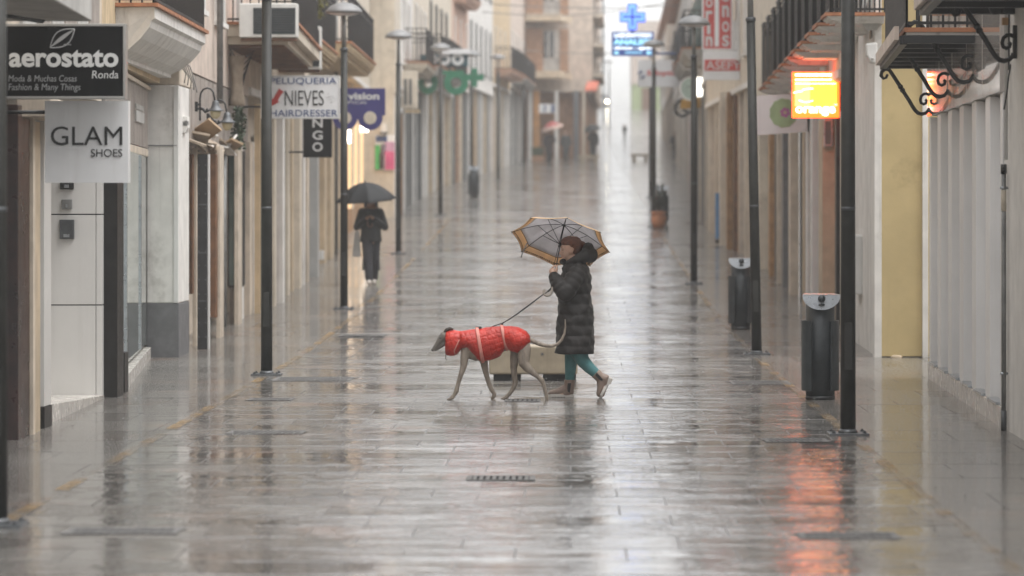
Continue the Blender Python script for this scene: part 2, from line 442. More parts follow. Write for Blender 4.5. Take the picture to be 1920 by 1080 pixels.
# ------------------------------------------------------------------ buildings
def railing(mb, pts, z0, h=1.0, gap=.12, r=.010):
    for (xa, ya), (xb, yb) in zip(pts, pts[1:]):
        L = math.hypot(xb-xa, yb-ya); n = max(2, int(L/gap))
        for i in range(n+1):
            t = i/n; px = xa+(xb-xa)*t; py = ya+(yb-ya)*t
            mb.box(px-r, px+r, py-r, py+r, z0, z0+h)
        for zz, q in ((z0+.04, .014), (z0+h, .022), (z0+h*.86, .01)):
            dx, dy = (xb-xa)/L*q, (yb-ya)/L*q
            mb.prism([(xa-dy, ya+dx), (xb-dy, yb+dx), (xb+dy, yb-dx), (xa+dy, ya-dx)], zz-.012, zz+.016)
def moulded(mb, side, xa, ya, xb, yb, depth, z1, th, curve=True):
    """balcony slab with a moulded edge: stacked layers stepping out, the front running from (xa,ya) to (xb,yb); depth back to the wall"""
    steps = [(0, 0.0), (.18, -.02), (.34, -.06), (.52, -.14), (.72, -.24), (1.0, -.34)] if curve else [(0, 0), (1.0, -.04)]
    for (a, ia), (b, ib) in zip(steps, steps[1:]):
        i = -ia*.6
        mb.prism([(xa+side*i, ya+i*.5), (xb+side*i, yb-i*.5), (xb+side*depth, yb-i*.5), (xa+side*depth, ya+i*.5)], z1-th*b, z1-th*a+ (0 if a == 0 else 0))
def balcony(parent, side, xa, ya, xb, yb, depth, z, th=.3, mslab=None, mtop=None, rail=1.0, gap=.12):
    mb = MB(); moulded(mb, side, xa, ya, xb, yb, depth, z, th)
    s = mb.build('balcony', mslab or plaster_white, parent)
    t_ = MB(); t_.prism([(xa-side*.03, ya-.03), (xb-side*.03, yb+.03), (xb+side*depth, yb+.03), (xa+side*depth, ya-.03)], z+.002, z+.045)
    t_.build('floor_tile', mtop or terracotta, s)
    r = MB(); railing(r, [(xa+side*depth, ya+.03), (xa+side*.04, ya+.03), (xb+side*.04, yb-.03), (xb+side*depth, yb-.03)], z+.045, rail, gap)
    r.build('railing', iron_black, s)
    return s
def upper_window(parent, side, x, y, z, wd, h, mf, mp, sh=None):
    """a tall window on a wall that runs along the street: proud frame, sill, pane and shutters"""
    f = MB(); p = .06
    xo = x - side*p
    f.box(x, xo, y-.09, y, z, z+h); f.box(x, xo, y+wd, y+wd+.09, z, z+h); f.box(x, xo, y-.09, y+wd+.09, z+h, z+h+.1)
    f.box(x, xo-side*.04, y-.14, y+wd+.14, z-.07, z-.001)
    w_ = f.build('window', mf, parent)
    g = MB(); g.box(x+side*.02, x-side*.012, y+.002, y+wd-.002, z, z+h-.002); g.build('pane', mp, w_)
    if sh:
        s = MB(); s.box(xo-side*.002, xo-side*.035, y-.52, y-.1, z, z+h); s.box(xo-side*.002, xo-side*.035, y+wd+.1, y+wd+.52, z, z+h); s.build('shutter', sh, w_)
    return w_
def body(parent, side, xa, ya, xb, yb, h, lintel, m_up, m_low, recess=.3, out=9.0, cornice=True, roof=True, mc=None):
    """street building: upper storeys flush with the line (xa,ya)-(xb,yb), ground floor set back behind its piers"""
    zb = gz(ya) - 1.0; za = gz(ya)
    up = MB(); up.prism([(xa, ya), (xb, yb), (xb+side*out, yb), (xa+side*out, ya)], za+lintel, za+h)
    wl = up.build('wall', m_up, parent)
    lo = MB(); lo.prism([(xa+side*recess, ya), (xb+side*recess, yb), (xb+side*out, yb), (xa+side*out, ya)], zb, za+lintel-.003)
    lo.build('ground_floor_wall', m_low, parent)
    if cornice:
        c = MB(); c.prism([(xa-side*.05, ya+.01), (xb-side*.05, yb-.01), (xb-side*.002, yb-.01), (xa-side*.002, ya+.01)], za+lintel+.02, za+lintel+.14)
        c.build('cornice', mc or plaster_white, parent)
    if roof:
        e = MB(); e.prism([(xa-side*.4, ya), (xb-side*.4, yb), (xb+side*out, yb), (xa+side*out, ya)], za+h+.002, za+h+.16)
        e.build('roof', terracotta, parent)
    return wl
def pier(parent, name, m, pxl, pxr, y, thick, z0=None, z1=3.0, bevel=.008):
    """an upright whose near face spans photo columns pxl..pxr at distance y"""
    g = gz(y)
    mb = MB(); mb.box(X(pxl, y), X(pxr, y), y, y+thick, g-.3 if z0 is None else g+z0, g+z1)
    return mb.build(name, m, parent, bevel)

# ================================================== LEFT SIDE
# --- beige shop with the maroon pillar and the tall panelled entrance
B = thing('shop_building', 'beige shop building with maroon stone pillar and tall panelled entrance under the black shop sign', 'building', (-5.2, 20, 0), 'buildings along the street')
xl = lambda y: -4.57 - (y-28.7)*.028
mb = MB(); mb.prism([(xl(18)-.02, 18), (xl(35.3)-.02, 35.3), (-14, 35.3), (-14, 18)], 3.0, 8.4); mb.build('wall', plaster_beige, B)
mb = MB(); mb.prism([(-5.32, 18), (-5.42, 35.36), (-14, 35.36), (-14, 18)], -.5, 2.997); mb.build('ground_floor_wall', plaster_grey, B)
mb = MB(); mb.prism([(xl(18)-.45, 18), (xl(28.4)-.4, 28.4), (-5.4, 28.4), (-5.3, 18)], -.3, 2.99); mb.build('shop_window', glass_dark, B)
mb = MB(); mb.box(X(-60, 28.7), X(34, 28.7), 28.7, 29.3, -.3, 2.78); mb.build('pillar', maroon_stone, B, .01)
f_ = MB(); f_.box(X(34, 29.5), X(62, 29.5), 29.5, 29.9, -.1, 2.66); fr = f_.build('door_frame', stone_tan, B)
f_ = MB(); f_.box(X(33, 29.4), X(37, 29.4), 29.36, 29.48, -.1, 2.7); f_.box(X(57, 29.4), X(63.5, 29.4), 29.36, 29.48, -.1, 2.7); f_.box(X(37, 29.4), X(57, 29.4), 29.37, 29.47, 0, .1); f_.build('trim', plaster_beige, fr)
mb = MB(); mb.box(X(64.5, 30.2), X(83, 30.2), 30.2, 30.6, .19, 3.0); wp = mb.build('side_panel', panel_white, B, .004)
mb = MB(); mb.box(X(64.5, 30.15), X(83, 30.15), 30.17, 30.6, -.1, .185); mb.build('plinth', stone_dark, B)
mb = MB(); mb.box(X(30, 28.9), X(95, 28.9), 28.9, 31, 2.68, 2.84); mb.build('lintel', plaster_beige, B, .01)
# entrance panel facing the street, with seams and intercoms
ent = MB()
for (a, b_) in ((83, 179.2), (180.2, 192)):
    for (t0, t1) in ((0, 3.06-2.06), (1.0, 1.93), (1.935, 3.0)):
        pass
zs = [0.0, Z(572, 35), Z(402, 35), 3.0]
for a, b_ in ((83, 179.4), (180.4, 192)):
    for z0, z1 in zip(zs, zs[1:]): ent.box(X(a, 35), X(b_, 35), 35.0, 35.3, z0+.006, z1-.006)
ep = ent.build('entrance_panel', panel_white, B, .003)
bk = MB(); bk.box(X(84, 35.1), X(191, 35.1), 35.06, 35.29, 0, 2.99); bk.build('backing', stone_dark, ep)
for (a, b_, t0, t1, mm) in ((110, 137, 412, 448, steel_dark), (114, 133, 374, 392, pipe_grey), (111, 136, 340, 355, stone_dark)):
    mb = MB(); mb.box(X(a, 34.9), X(b_, 34.9), 34.95, 34.998, Z(t1, 34.9), Z(t0, 34.9)); pn = mb.build('intercom', mm, B, .004)
    mb = MB(); mb.box(X(a+8, 34.9), X(b_-8, 34.9), 34.935, 34.948, Z(t1-3, 34.9), Z(t1-9, 34.9)); mb.build('button', steel, pn)
st = MB()
xa, xb = X(83, 30.5), X(198, 35.1)
st.add([(xa, 30.46, -.2), (xb, 35.0, -.2), (-5.5, 35.0, -.2), (-5.5, 30.46, -.2), (xa, 30.46, .185), (xb, 35.0, .03), (-5.5, 35.0, .03), (-5.5, 30.46, .185)],
       [(0,3,2,1),(4,5,6,7),(0,1,5,4),(1,2,6,5),(2,3,7,6),(3,0,4,7)])
st.build('step', marble, B, .006)
mb = MB(); mb.box(X(192.5, 35.1), X(220, 35.1), 35.1, 35.6, -.2, 3.0); mb.build('column', stone_dark, B, .006)
mb = MB(); mb.box(X(221, 36.0), X(234, 36.0), 36.0, 36.3, -.2, Z(661, 36)); mb.build('column_base', stone_dark, B, .006)
# lavender-grey painted panels on the first floor
for k in range(6):
    y0 = 28.9+k*1.0; mb = MB(); mb.prism([(xl(y0)+.012, y0), (xl(y0+.9)+.012, y0+.9), (xl(y0+.9)-.04, y0+.9), (xl(y0)-.04, y0)], 3.3, 5.6)
    mb.build('wall_panel', wood_grey if k % 2 else plaster_grey, B)
mb = MB(); mb.prism([(-3.45, 20), (X(172, 27.4), 27.4), (-4.58, 27.4), (-4.4, 20)], Z(40, 27.4), Z(40, 27.4)+.32); bs = mb.build('balcony', plaster_grey, B, .01)
mb = MB(); mb.tube([(X(8, 26.5), 26.3, Z(25, 26.5)), (X(78, 27.2), 27.2, Z(36, 27.2))], .035, 8); mb.build('bracket', iron_black, bs)

# --- glass shopfront under a slatted board, moulded balcony above
B = thing('shop_building', 'narrow glass shopfront with grey slatted board and white moulded balcony left of the white pillar', 'building', (-5.5, 40, 0), 'buildings along the street')
mb = MB(); mb.prism([(-4.90, 35.64), (-5.22, 44.05), (-14, 44.05), (-14, 35.64)], 3.50, 8.4); mb.build('wall', plaster_ochre, B)
mb = MB(); mb.prism([(-5.15, 35.64), (-5.62, 44.05), (-14, 44.05), (-14, 35.64)], -.5, 3.497); mb.build('ground_floor_wall', plaster_grey, B)
mb = MB(); mb.prism([(X(221, 36.4), 36.4), (X(274.5, 44), 44.0), (-5.6, 44.0), (-5.12, 36.4)], .19, 2.56); gw = mb.build('shop_window', glass_green, B)
for k in range(2):
    t0 = k*.55+.2; y0 = 36.45+7.4*t0; x0 = X(221, 36.4)+(X(274.5, 44)-X(221, 36.4))*t0+.012
    mb = MB(); mb.box(x0-.05, x0+.012, y0, y0+.05, .2, 2.555); mb.build('mullion', steel, gw)
mb = MB(); mb.prism([(-4.66, 36.35), (X(283, 44.0), 44.0), (-5.6, 44.0), (-5.1, 36.35)], -.2, .15); mb.build('step', marble, B, .006)
mb = MB(); mb.prism([(-4.86, 36.3), (X(278, 44), 44.0), (-5.6, 44.0), (-5.1, 36.3)], 2.565, 2.66); mb.build('cornice', plaster_beige, B, .01)
sb = MB()
for k in range(30):
    t0 = k/30; t1 = (k+.86)/30
    sb.prism([(-4.87-.49*t0, 36.3+7.7*t0), (-4.87-.49*t1, 36.3+7.7*t1), (-5.0-.49*t1, 36.3+7.7*t1), (-5.0-.49*t0, 36.3+7.7*t0)], 2.67, 3.40)
sl_ = sb.build('slatted_board', wood_grey, B)
mb = MB(); mb.prism([(-4.90, 36.3), (-5.39, 44.0), (-5.45, 44.0), (-4.96, 36.3)], 2.66, 3.40); mb.build('backing', stone_grey, sl_)
mb = MB(); mb.prism([(-4.84, 36.3), (-5.33, 44.02), (-5.5, 44.02), (-5.0, 36.3)], 3.405, 3.45); mb.build('cap', plaster_beige, sl_)
# ornate strip on the board
mb = MB()
for k in range(7):
    y0 = 41.2+k*.22
    xx = -4.87-.49*(y0-36.3)/7.7+.012
    mb.box(xx-.01, xx+.008, y0, y0+.15, 2.95, 3.08); mb.box(xx-.01, xx+.008, y0+.03, y0+.1, 3.1, 3.16)
mb.build('ornament', plaster_grey, sl_)
bal = MB()
A0, A1 = (X(290, 38), 38.0), (X(385, 44), 44.0)
prof = [(0, 4.12), (0, 4.0), (.04, 3.97), (.06, 3.9), (.16, 3.78), (.30, 3.66), (.42, 3.60), (.42, 3.56)]
r0, r1 = [], []
for d, z in prof:
    r0.append(Vector((A0[0]-d, A0[1]+d*.3, z))); r1.append(Vector((A1[0]-d, A1[1]-d*.3, z)))
back0 = [Vector((-5.3, A0[1]+.1, 3.56)), Vector((-5.3, A0[1], 4.12))]; back1 = [Vector((-5.5, A1[1]-.1, 3.56)), Vector((-5.5, A1[1], 4.12))]
bal.loft([r0+back0, r1+back1], True, False)
bo = bal.build('balcony', plaster_white, B)
mb = MB(); mb.prism([(A0[0]+.04, 37.95), (A1[0]+.04, 44.05), (-5.4, 44.05), (-5.2, 37.95)], 4.124, 4.165); mb.build('floor_tile', terracotta, bo)
rl = MB(); railing(rl, [(-5.2, 38.05), (A0[0]-.02, 38.05), (A1[0]-.02, 43.95), (-5.3, 43.95)], 4.17); rl.build('railing', iron_black, bo)

# --- white pillar house with wall lamps
B = thing('corner_building', 'pinkish beige house with big white pillar on a grey base and wall lamps', 'building', (-5.4, 50, 0), 'buildings along the street')
mb = MB(); mb.prism([(-4.985, 44.1), (-5.24, 56.4), (-14, 56.4), (-14, 44.1)], 3.72, 8.2); mb.build('wall', plaster_pink, B)
mb = MB(); mb.prism([(-5.38, 44.45), (-5.62, 56.4), (-14, 56.4), (-14, 44.1)], -.5, 3.717); mb.build('ground_floor_wall', plaster_beige, B)
mb = MB(); mb.box(X(275, 44.1), X(335, 44.1), 44.1, 45.3, .705, 3.475); pl_ = mb.build('pillar', plaster_white, B, .012)
mb = MB(); mb.box(X(274.6, 44.1), X(335.4, 44.1), 44.09, 45.31, -.2, .70); mb.build('pillar_base', stone_grey, B, .008)
mb = MB(); mb.box(X(326, 44.1), X(334, 44.1), 44.085, 44.098, .71, 3.47); mb.build('strip', timber_white, pl_)
mb = MB(); mb.box(X(276, 44.1), X(332, 44.1), 44.085, 44.098, Z(273.5, 44.1), Z(272, 44.1)); mb.build('seam', stone_grey, pl_)
mb = MB(); mb.box(X(258, 44.2), X(338, 44.2), 44.15, 45.6, 3.48, 3.71); mb.build('ledge', plaster_beige, B, .015)
# timber fascia between ground floor and first floor
fa = MB()
for k in range(16):
    y0 = 45.4+k*.68; x0 = -5.0-(y0-44.1)*.0195
    fa.prism([(x0, y0), (x0-.013, y0+.64), (x0-.2, y0+.64), (x0-.2, y0)], 2.72, 3.70)
fa.build('timber_fascia', wood_grey, B)
for (a, b_, base, th, z0, z1, mm, nm) in (
    (336, 346, 660, .35, None, 2.72, plaster_beige, 'pilaster'),
    (361, 369, 650, .4, None, 2.72, plaster_beige, 'pilaster'),
    (354, 361, 652, .2, .72, 2.6, wood_brown, 'window_frame'),
    (347, 354, 653, .1, .72, 2.6, glass_grey, 'shop_window'),
    (391, 405, 636, .25, .3, 2.60, wood_brown, 'door'),
    (405, 413, 634, .5, None, 2.72, plaster_beige, 'pilaster'),
    (439, 447, 610, .6, None, 2.75, plaster_beige, 'pilaster'),
    (447, 453, 600, .4, None, 2.75, plaster_white, 'pilaster'),
    (457, 469, 592, .6, None, 2.8, plaster_beige, 'pilaster'),
    (469, 475, 588, .5, None, 2.8, plaster_white, 'pilaster'),
):
    pier(B, nm, mm, a, b_, Yb(base), th, z0, z1)
y0 = Yb(656)
mb = MB(); mb.box(X(370, y0), X(388.5, y0), y0, y0+.06, .03, Z(289, y0)); dr = mb.build('door', door_black, B, .005)
mb = MB()
for q in range(14):
    for u in (372.5, 386):
        mb.ball((X(u, y0), y0-.004, .2+q*.19), .012, 8)
for q in (1, 2, 3): mb.box(X(371, y0), X(388, y0), y0-.006, y0-.001, .03+q*.64, .05+q*.64)
mb.build('stud', steel_dark, dr)
mb = MB(); mb.box(X(388.8, y0), X(391, y0), y0+.05, y0+.2, 0, Z(289, y0)); mb.build('door_frame', timber_white, B)
# showcase on the wall
y0 = 53.0
mb = MB(); mb.box(X(428, y0), X(446, y0), y0, y0+1.1, Z(535, y0), Z(285, y0)); sc_ = mb.build('showcase', glass_teal, B)
mb = MB()
for a, b_ in ((427, 429.3), (444.7, 446.7)): mb.box(X(a, y0), X(b_, y0), y0-.02, y0+1.12, Z(537, y0), Z(284, y0))
mb.box(X(429.4, y0), X(444.6, y0), y0-.02, y0+1.12, Z(540, y0), Z(535.2, y0)); mb.box(X(429.4, y0), X(444.6, y0), y0-.02, y0+1.12, Z(284.8, y0), Z(281, y0))
mb.build('frame', iron_black, sc_)
mb = MB(); mb.box(X(429, y0), X(440, y0), y0+.1, y0+1.0, -.2, Z(541, y0)); mb.build('panel', wood_grey, sc_)
mb = MB(); mb.tube([(X(419, 52), 52, -.1), (X(419, 52), 52, 2.75)], .05, 10); mb.build('downpipe', pipe_grey, B)
mb = MB(); mb.tube([(X(412.5, 49.4), 49.4, 3.4), (X(412.5, 49.4), 49.4, 8.9)], .045, 10); mb.build('downpipe', pipe_grey, B)
mb = MB(); mb.box(X(477, 56.3), X(488, 56.3), 56.28, 56.39, -.1, 3.6); mb.build('wall_strip', plaster_ochre, B)
for k in range(3):
    upper_window(B, -1, -5.0-(46.3-44.1+k*3.4)*.0207, 46.3+k*3.4, 4.6, 1.0, 1.9, plaster_white, glass_dark)
# broken timber canopy over the shop doors
cn = MB(); random.seed(3)
def plank(mb, c, ax, ay, az, L, wd, th):
    M = Matrix.Rotation(az, 4, 'Z') @ Matrix.Rotation(ay, 4, 'Y') @ Matrix.Rotation(ax, 4, 'X')
    vs = [Vector(c) + M @ Vector((sx*wd/2, sy*L/2, sz*th/2)) for sz in (-1, 1) for sy in (-1, 1) for sx in (-1, 1)]
    mb.add(vs, [(0,2,3,1),(4,5,7,6),(0,1,5,4),(1,3,7,5),(3,2,6,7),(2,0,4,6)])
for k in range(16):
    y0 = 45.9+k*.55; plank(cn, (X(352+k*4.7, y0), y0, 2.86+random.uniform(-.07, .07)), random.uniform(-.2, .2), R(24)+random.uniform(-.25, .25), random.uniform(-.2, .2), .62, .5, .03)
can = cn.build('canopy', canvas_tan, B)
cn = MB()
plank(cn, (X(384, 46.5), 46.5, Z(247, 46.5)), R(-30), R(40), .4, .5, .24, .03); cn.build('broken_board', mat('board_tan', (.36, .25, .15), .6), can)
cn = MB(); plank(cn, (X(437, 51), 51, Z(270, 51)), R(-10), R(25), .3, .45, .2, .03)
cn.build('broken_board', MATS['board_tan'], can)
for k in range(14):
    cn = MB(); y0 = 45.7+random.random()*6; plank(cn, (X(345+(y0-45.7)*15+random.uniform(-10, 10), y0), y0, 2.84+random.uniform(-.12, .2)), random.uniform(-.8, .8), random.uniform(-.8, .8), random.uniform(-1, 1), random.uniform(.15, .4), random.uniform(.06, .2), .02); cn.build('torn_cover', plaster_white, can)
# small white alarm box with a round emblem
al = thing('alarm_box', 'small white alarm box with round black emblem on the wall beside the white pillar', 'alarm box', (X(345, 44.8), 44.7, Z(250, 44.8)))
mb = MB(); mb.extrude([(X(335.8, 44.7), Z(217, 44.7)), (X(354, 44.7), Z(219, 44.7)), (X(354.5, 44.7), Z(240, 44.7)), (X(350, 44.7), Z(250, 44.7)), (X(338, 44.7), Z(249, 44.7)), (X(335.8, 44.7), Z(243, 44.7))], 0, 'y', 44.55, 44.78); mb.build('case', plaster_white, al, .006)
mb = MB()
for rr in (.024, .012):
    mb.tube([(X(348, 44.5)+rr*math.cos(a*.35), 44.545, Z(231, 44.5)+rr*1.25*math.sin(a*.35)) for a in range(19)], .004, 6)
mb.tube([(X(348, 44.5)-.032, 44.545, Z(231, 44.5)+.03), (X(348, 44.5)-.036, 44.545, Z(231, 44.5)-.03)], .003, 6); mb.tube([(X(348, 44.5)+.032, 44.545, Z(231, 44.5)+.03), (X(348, 44.5)+.036, 44.545, Z(231, 44.5)-.03)], .003, 6)
mb.build('emblem', ink_black, al)

# --- house with the air conditioner balcony
B = thing('balcony_house', 'old house with timber balcony carrying an air conditioner above the white hairdresser sign', 'building', (-5.5, 62, 0), 'buildings along the street')
body(B, -1, -5.25, 56.45, -5.32, 70.0, 8.2, 3.55, plaster_beige, plaster_beige, .35)
for (a, b_, y, mm) in ((488, 493, 57.6, stone_dark), (502, 515, 58.5, plaster_cream), (517, 531, 59.6, plaster_white), (535, 541, 62, plaster_cream), (541, 548, 63.2, stone_tan), (550, 563, 64.4, plaster_cream), (563, 570, 65.6, plaster_white), (570, 577, 66.6, plaster_beige), (580, 596, 68.6, shutter_pale)):
    pier(B, 'pilaster', mm, a, b_, y, .35, None, 3.5)
for k, yy in enumerate((58.2, 61, 64.8, 67.4)):
    mb = MB(); mb.box(-5.58, -5.53, yy, yy+1.1, gz(yy), 2.9+gz(yy)); d_ = mb.build('shutter', shutter_pale if k % 2 else wood_tan, B)
    mb = MB(); mb.box(-5.52, -5.46, yy+.2, yy+.24, 1.0+gz(yy), 1.2+gz(yy)); mb.build('handle', iron_black, d_)
bl = MB()
z1, z0 = 4.66, 4.37
bl.prism([(-4.12, 52.0), (-4.40, 60.8), (-5.4, 60.8), (-5.2, 52.0)], z0+.12, z1); 
bl.prism([(-4.24, 52.06), (-4.52, 60.74), (-5.4, 60.7), (-5.2, 52.06)], z0, z0+.119)
bs = bl.build('balcony', plaster_cream, B)
for k in range(17):
    mb = MB(); yy = 52.2+k*.5; mb.box(-5.2, -4.3-.032*(yy-52), yy, yy+.09, z0-.05, z0-.002); mb.build('beam', wood_brown, bs)
mb = MB(); mb.prism([(-4.08, 51.95), (-4.36, 60.85), (-5.3, 60.85), (-5.2, 51.95)], z1+.002, z1+.045); mb.build('floor_tile', terracotta, bs)
mb = MB(); railing(mb, [(-5.2, 52.05), (-4.16, 52.05), (-4.44, 60.75), (-5.3, 60.75)], z1+.045, .95, .13); mb.build('railing', iron_black, bs)
ac = thing('air_conditioner', 'large white air conditioner with dark grille on the near end of the timber balcony', 'air conditioner', (-4.5, 51.7, 4.4), 'air conditioners on the facades')
def aircon(ac, x0, x1, y0, y1, z0, z1, gx):
    mb = MB(); mb.box(x0, x1, y0, y1, z0, z1); mb.build('case', ac_white, ac, .015)
    g = MB(); g.box(gx, x1-.03*(x1-x0), y0-.008, y0-.001, z0+.05, z1-.07); g.build('grille', ac_grille, ac)
    g = MB(); n = int((z1-z0)/.035)
    for k in range(1, n-3): g.box(gx+.01, x1-.035*(x1-x0), y0-.022, y0-.010, z0+.06+k*.035, z0+.072+k*.035)
    g.build('louvre', steel_dark, ac)
    f = MB(); f.box(x0+.02, x1-.02, y0+.05, y1-.05, z0-.05, z0-.002); f.build('stand', wood_brown, ac)
aircon(ac, X(448, 51.6), X(557, 51.6), 51.6, 51.93, 4.45, Z(6, 51.6), X(475, 51.6))
ac = thing('air_conditioner', 'slim white air conditioner with black grille hanging at the far end of the timber balcony', 'air conditioner', (-4.6, 61.3, 4.3), 'air conditioners on the facades')
aircon(ac, X(520, 61.2), X(601, 61.2), 61.2, 61.55, Z(130, 61.2), Z(49, 61.2), X(562, 61.2))
# hanging cloth and loose cables between the houses
cb = MB(); random.seed(11)
for k in range(9):
    x0, x1 = X(424+k*2, 53), X(470-k*3, 52); zt = Z(60+k*6, 52); pts = []
    for i in range(13):
        t0 = i/12; pts.append((x0+(x1-x0)*t0, 52.6-.25*math.sin(t0*3)+k*.03, zt-(.25+.06*k)*math.sin(math.pi*t0)-.25*t0))
    cb.tube(pts, .009, 6)
tag(cb.build('cable_bundle', cable_black, None), 'tangle of black cables hanging below the big air conditioner', 'cables', 'loose cables on the facades')
cb = MB(); random.seed(5)
for k in range(7):
    pts = [(X(262+i*11, 45.2+i*.35), 44.0+i*.45, 3.72+.05*math.sin(i*2.1+k)+k*.018-.010*i) for i in range(13)]
    cb.tube(pts, .011, 6)
for k in range(5): cb.tube([(X(338+k*2, 44.05), 44.03, 3.78), (X(342+k*4, 44.05), 43.98, 3.70), (X(350+k*5, 44.05), 43.97, 3.62-.05*k), (X(346+k*6, 44), 43.97, 3.50-.03*k)], .007, 6)
tag(cb.build('cable_bundle', cable_grey, None), 'bundle of grey cables running along the ledge above the white pillar', 'cables', 'loose cables on the facades')
cl = MB(); pts0 = []
rows = []
for j in range(9):
    t0 = j/8; rr = []
    for i in range(12):
        u = i/11; a = u*2*math.pi
        rr.append(Vector((X(444, 52.3)+(.13-.05*math.sin(t0*3.1))*math.cos(a)*(1+.15*math.sin(4*a+t0*3)), 52.3+.1*math.sin(a)*(1+.2*math.cos(3*a)), Z(105, 52.3)-.75*t0)))
    rows.append(rr)
cl.loft(rows); tag(cl.build('hanging_cloth', canvas_tan, None), 'brown cloth bundle hanging under the timber balcony', 'cloth')
# --- further houses, by a common builder
def house(label, side, xa, ya, xb, yb, h, lintel, m_up, m_low, seed, balc=(), piers=None, recess=.32, winz=(4.6,), wm=None, shut=None, name='street_house', roof=True, fills=None):
    rnd = random.Random(seed)
    B = thing(name, label, 'building', ((xa+xb)/2, (ya+yb)/2, gz(ya)), 'buildings along the street')
    body(B, side, xa, ya+.02, xb, yb-.02, h, lintel, m_up, m_low, recess, roof=roof)
    g = gz(ya); L = yb-ya
    fx = lambda y: xa+(xb-xa)*(y-ya)/L
    pm = piers or [plaster_white, stone_tan, plaster_grey, plaster_cream, shutter_grey]
    fm = fills or [shutter_pale, glass_grey, shutter_pale, shutter_grey, wood_tan]
    y = ya+.04; k = 0
    while y < yb-.5:
        th = rnd.uniform(.25, .6); m = pm[k % len(pm)]
        mb = MB(); mb.box(fx(y)+side*.005, fx(y)+side*(recess-.002), y, y+th, gz(y)-.5, g+lintel-.004); mb.build('pilaster', m, B)
        w = min(rnd.uniform(1.0, 2.2), yb-.1-y-th)
        if w > .4:
            f = fm[(k+seed) % len(fm)]
            mb = MB(); mb.box(fx(y)+side*(recess-.10), fx(y)+side*(recess+.02), y+th+.003, y+th+w-.003, gz(y)-.2, g+lintel-.5)
            d = mb.build('shop_window' if 'glass' in f.name else 'shutter', f, B)
            mb = MB(); mb.box(fx(y)+side*(recess-.16), fx(y)+side*(recess-.11), y+th+.003, y+th+w-.003, g+lintel-.5, g+lintel-.36); mb.build('header', steel_dark if k % 2 else plaster_white, d)
        y += th+w; k += 1
    for wz in winz:
        y = ya+1.2
        while y < yb-1.4:
            upper_window(B, side, fx(y), y, g+wz, .95, 1.9, wm or plaster_white, glass_dark, shut)
            y += 2.7
    for (b0, b1, bz, dp, ms) in balc:
        balcony(B, side, fx(b0)-side*dp, b0, fx(b1)-side*dp, b1, dp, g+bz, .28, ms, None, 1.0, .13)
    return B
H = house('house with tan stone piers and ochre balcony slab behind the black vertical sign', -1, -5.36, 70, -5.50, 84, 8.2, 3.6, plaster_cream, stone_tan, 1,
      balc=((71, 82, 4.7, .85, plaster_ochre),), piers=[stone_tan], fills=[wood_tan, stone_tan, shutter_pale], winz=(5.0,))
pier(H, 'pilaster', stone_tan, 597, 609, 74.5, .6, None, 3.5); pier(H, 'pilaster', stone_tan, 611, 620.5, 76.5, .8, None, 3.5)
mb = MB(); mb.box(X(597, 73.8), X(606, 73.8), 73.8, 74.1, Z(487, 73.8), Z(470, 73.8)); mb.build('meter_box', panel_white, H, .01)
mb = MB(); mb.tube([(X(630.5, 79), 79, gz(79)-.1), (X(630.5, 79), 79, gz(79)+8)], .04, 8); mb.build('downpipe', pipe_grey, H)
bH = [o for o in bpy.data.objects if o.name.startswith('balcony_house')][0]
balcony(bH, -1, -4.55, 62.0, -4.66, 69.2, .7, 4.95, .28, plaster_ochre, None, 1.05)
# warm lit optician shop
H = thing('optician_shop', 'optician shop with warm glowing windows behind the person under the black umbrella', 'building', (-5.7, 92, gz(84)), 'buildings along the street')
body(H, -1, -5.52, 84.02, -5.85, 100.96, 8.0, 4.2, plaster_cream, plaster_cream, .5)
for k in range(4):
    y0 = 84.8+k*4.0; x0 = -5.62-.02*(y0-84)
    mb = MB(); mb.box(x0-.3, x0, y0-.5, y0-.05, gz(y0)-.3, gz(84)+4.19); mb.build('pilaster', wood_tan if k == 0 else plaster_cream, H, .01)
    mb = MB(); mb.box(x0-.36, x0-.12, y0, y0+3.4, gz(y0)+.7, gz(84)+3.6); wv = mb.build('shop_window', MATS.get('lit_window') or emat('lit_window', (1.0, .66, .34), .3), H)
    mb = MB(); mb.box(x0-.36, x0-.06, y0, y0+3.4, gz(y0)-.2, gz(y0)+.69); mb.build('stall_riser', wood_tan, H)
for (a, b_, t0, t1, y) in ((677, 682.5, 211, 247, 99.0), (684.5, 689.5, 222, 247, 99.6), (650.5, 657, 244, 268, 91)):
    mb = MB(); mb.box(X(a, y), X(b_, y), y, y+.05, Z(t1, y), Z(t0, y)); mb.build('lamp', MATS.get('tube_white') or emat('tube_white', (1, .97, .9), 5.0), H, .01)
H = house('cream house whose blank side wall with a bright poster faces down the street', -1, -5.12, 101, -5.11, 104, 8.4, 3.6, plaster_cream, plaster_cream, 3, winz=(), recess=.03, balc=())
po = thing('poster', 'bright green and pink poster on the cream side wall', 'poster', (X(721, 100.9), 100.9, Z(318, 100.9)))
yq = 101.0
mb = MB(); mb.box(X(703, yq), X(740.5, yq), yq-.03, yq-.001, Z(319, yq), Z(253, yq)); mb.build('panel', sign_white, po)
mb = MB(); mb.box(X(703.5, yq), X(713, yq), yq-.045, yq-.035, Z(318, yq), Z(272, yq)); mb.build('print', mat('print_green', (.06, .42, .10), .4), po)
mb = MB(); mb.box(X(722, yq), X(740, yq), yq-.045, yq-.035, Z(318, yq), Z(284, yq)); mb.build('print', mat('print_pink', (.60, .10, .24), .4), po)
mb = MB(); mb.box(X(722, yq), X(740, yq), yq-.045, yq-.035, Z(283.6, yq), Z(266, yq)); mb.build('print', mat('print_rose', (.55, .30, .45), .4), po)
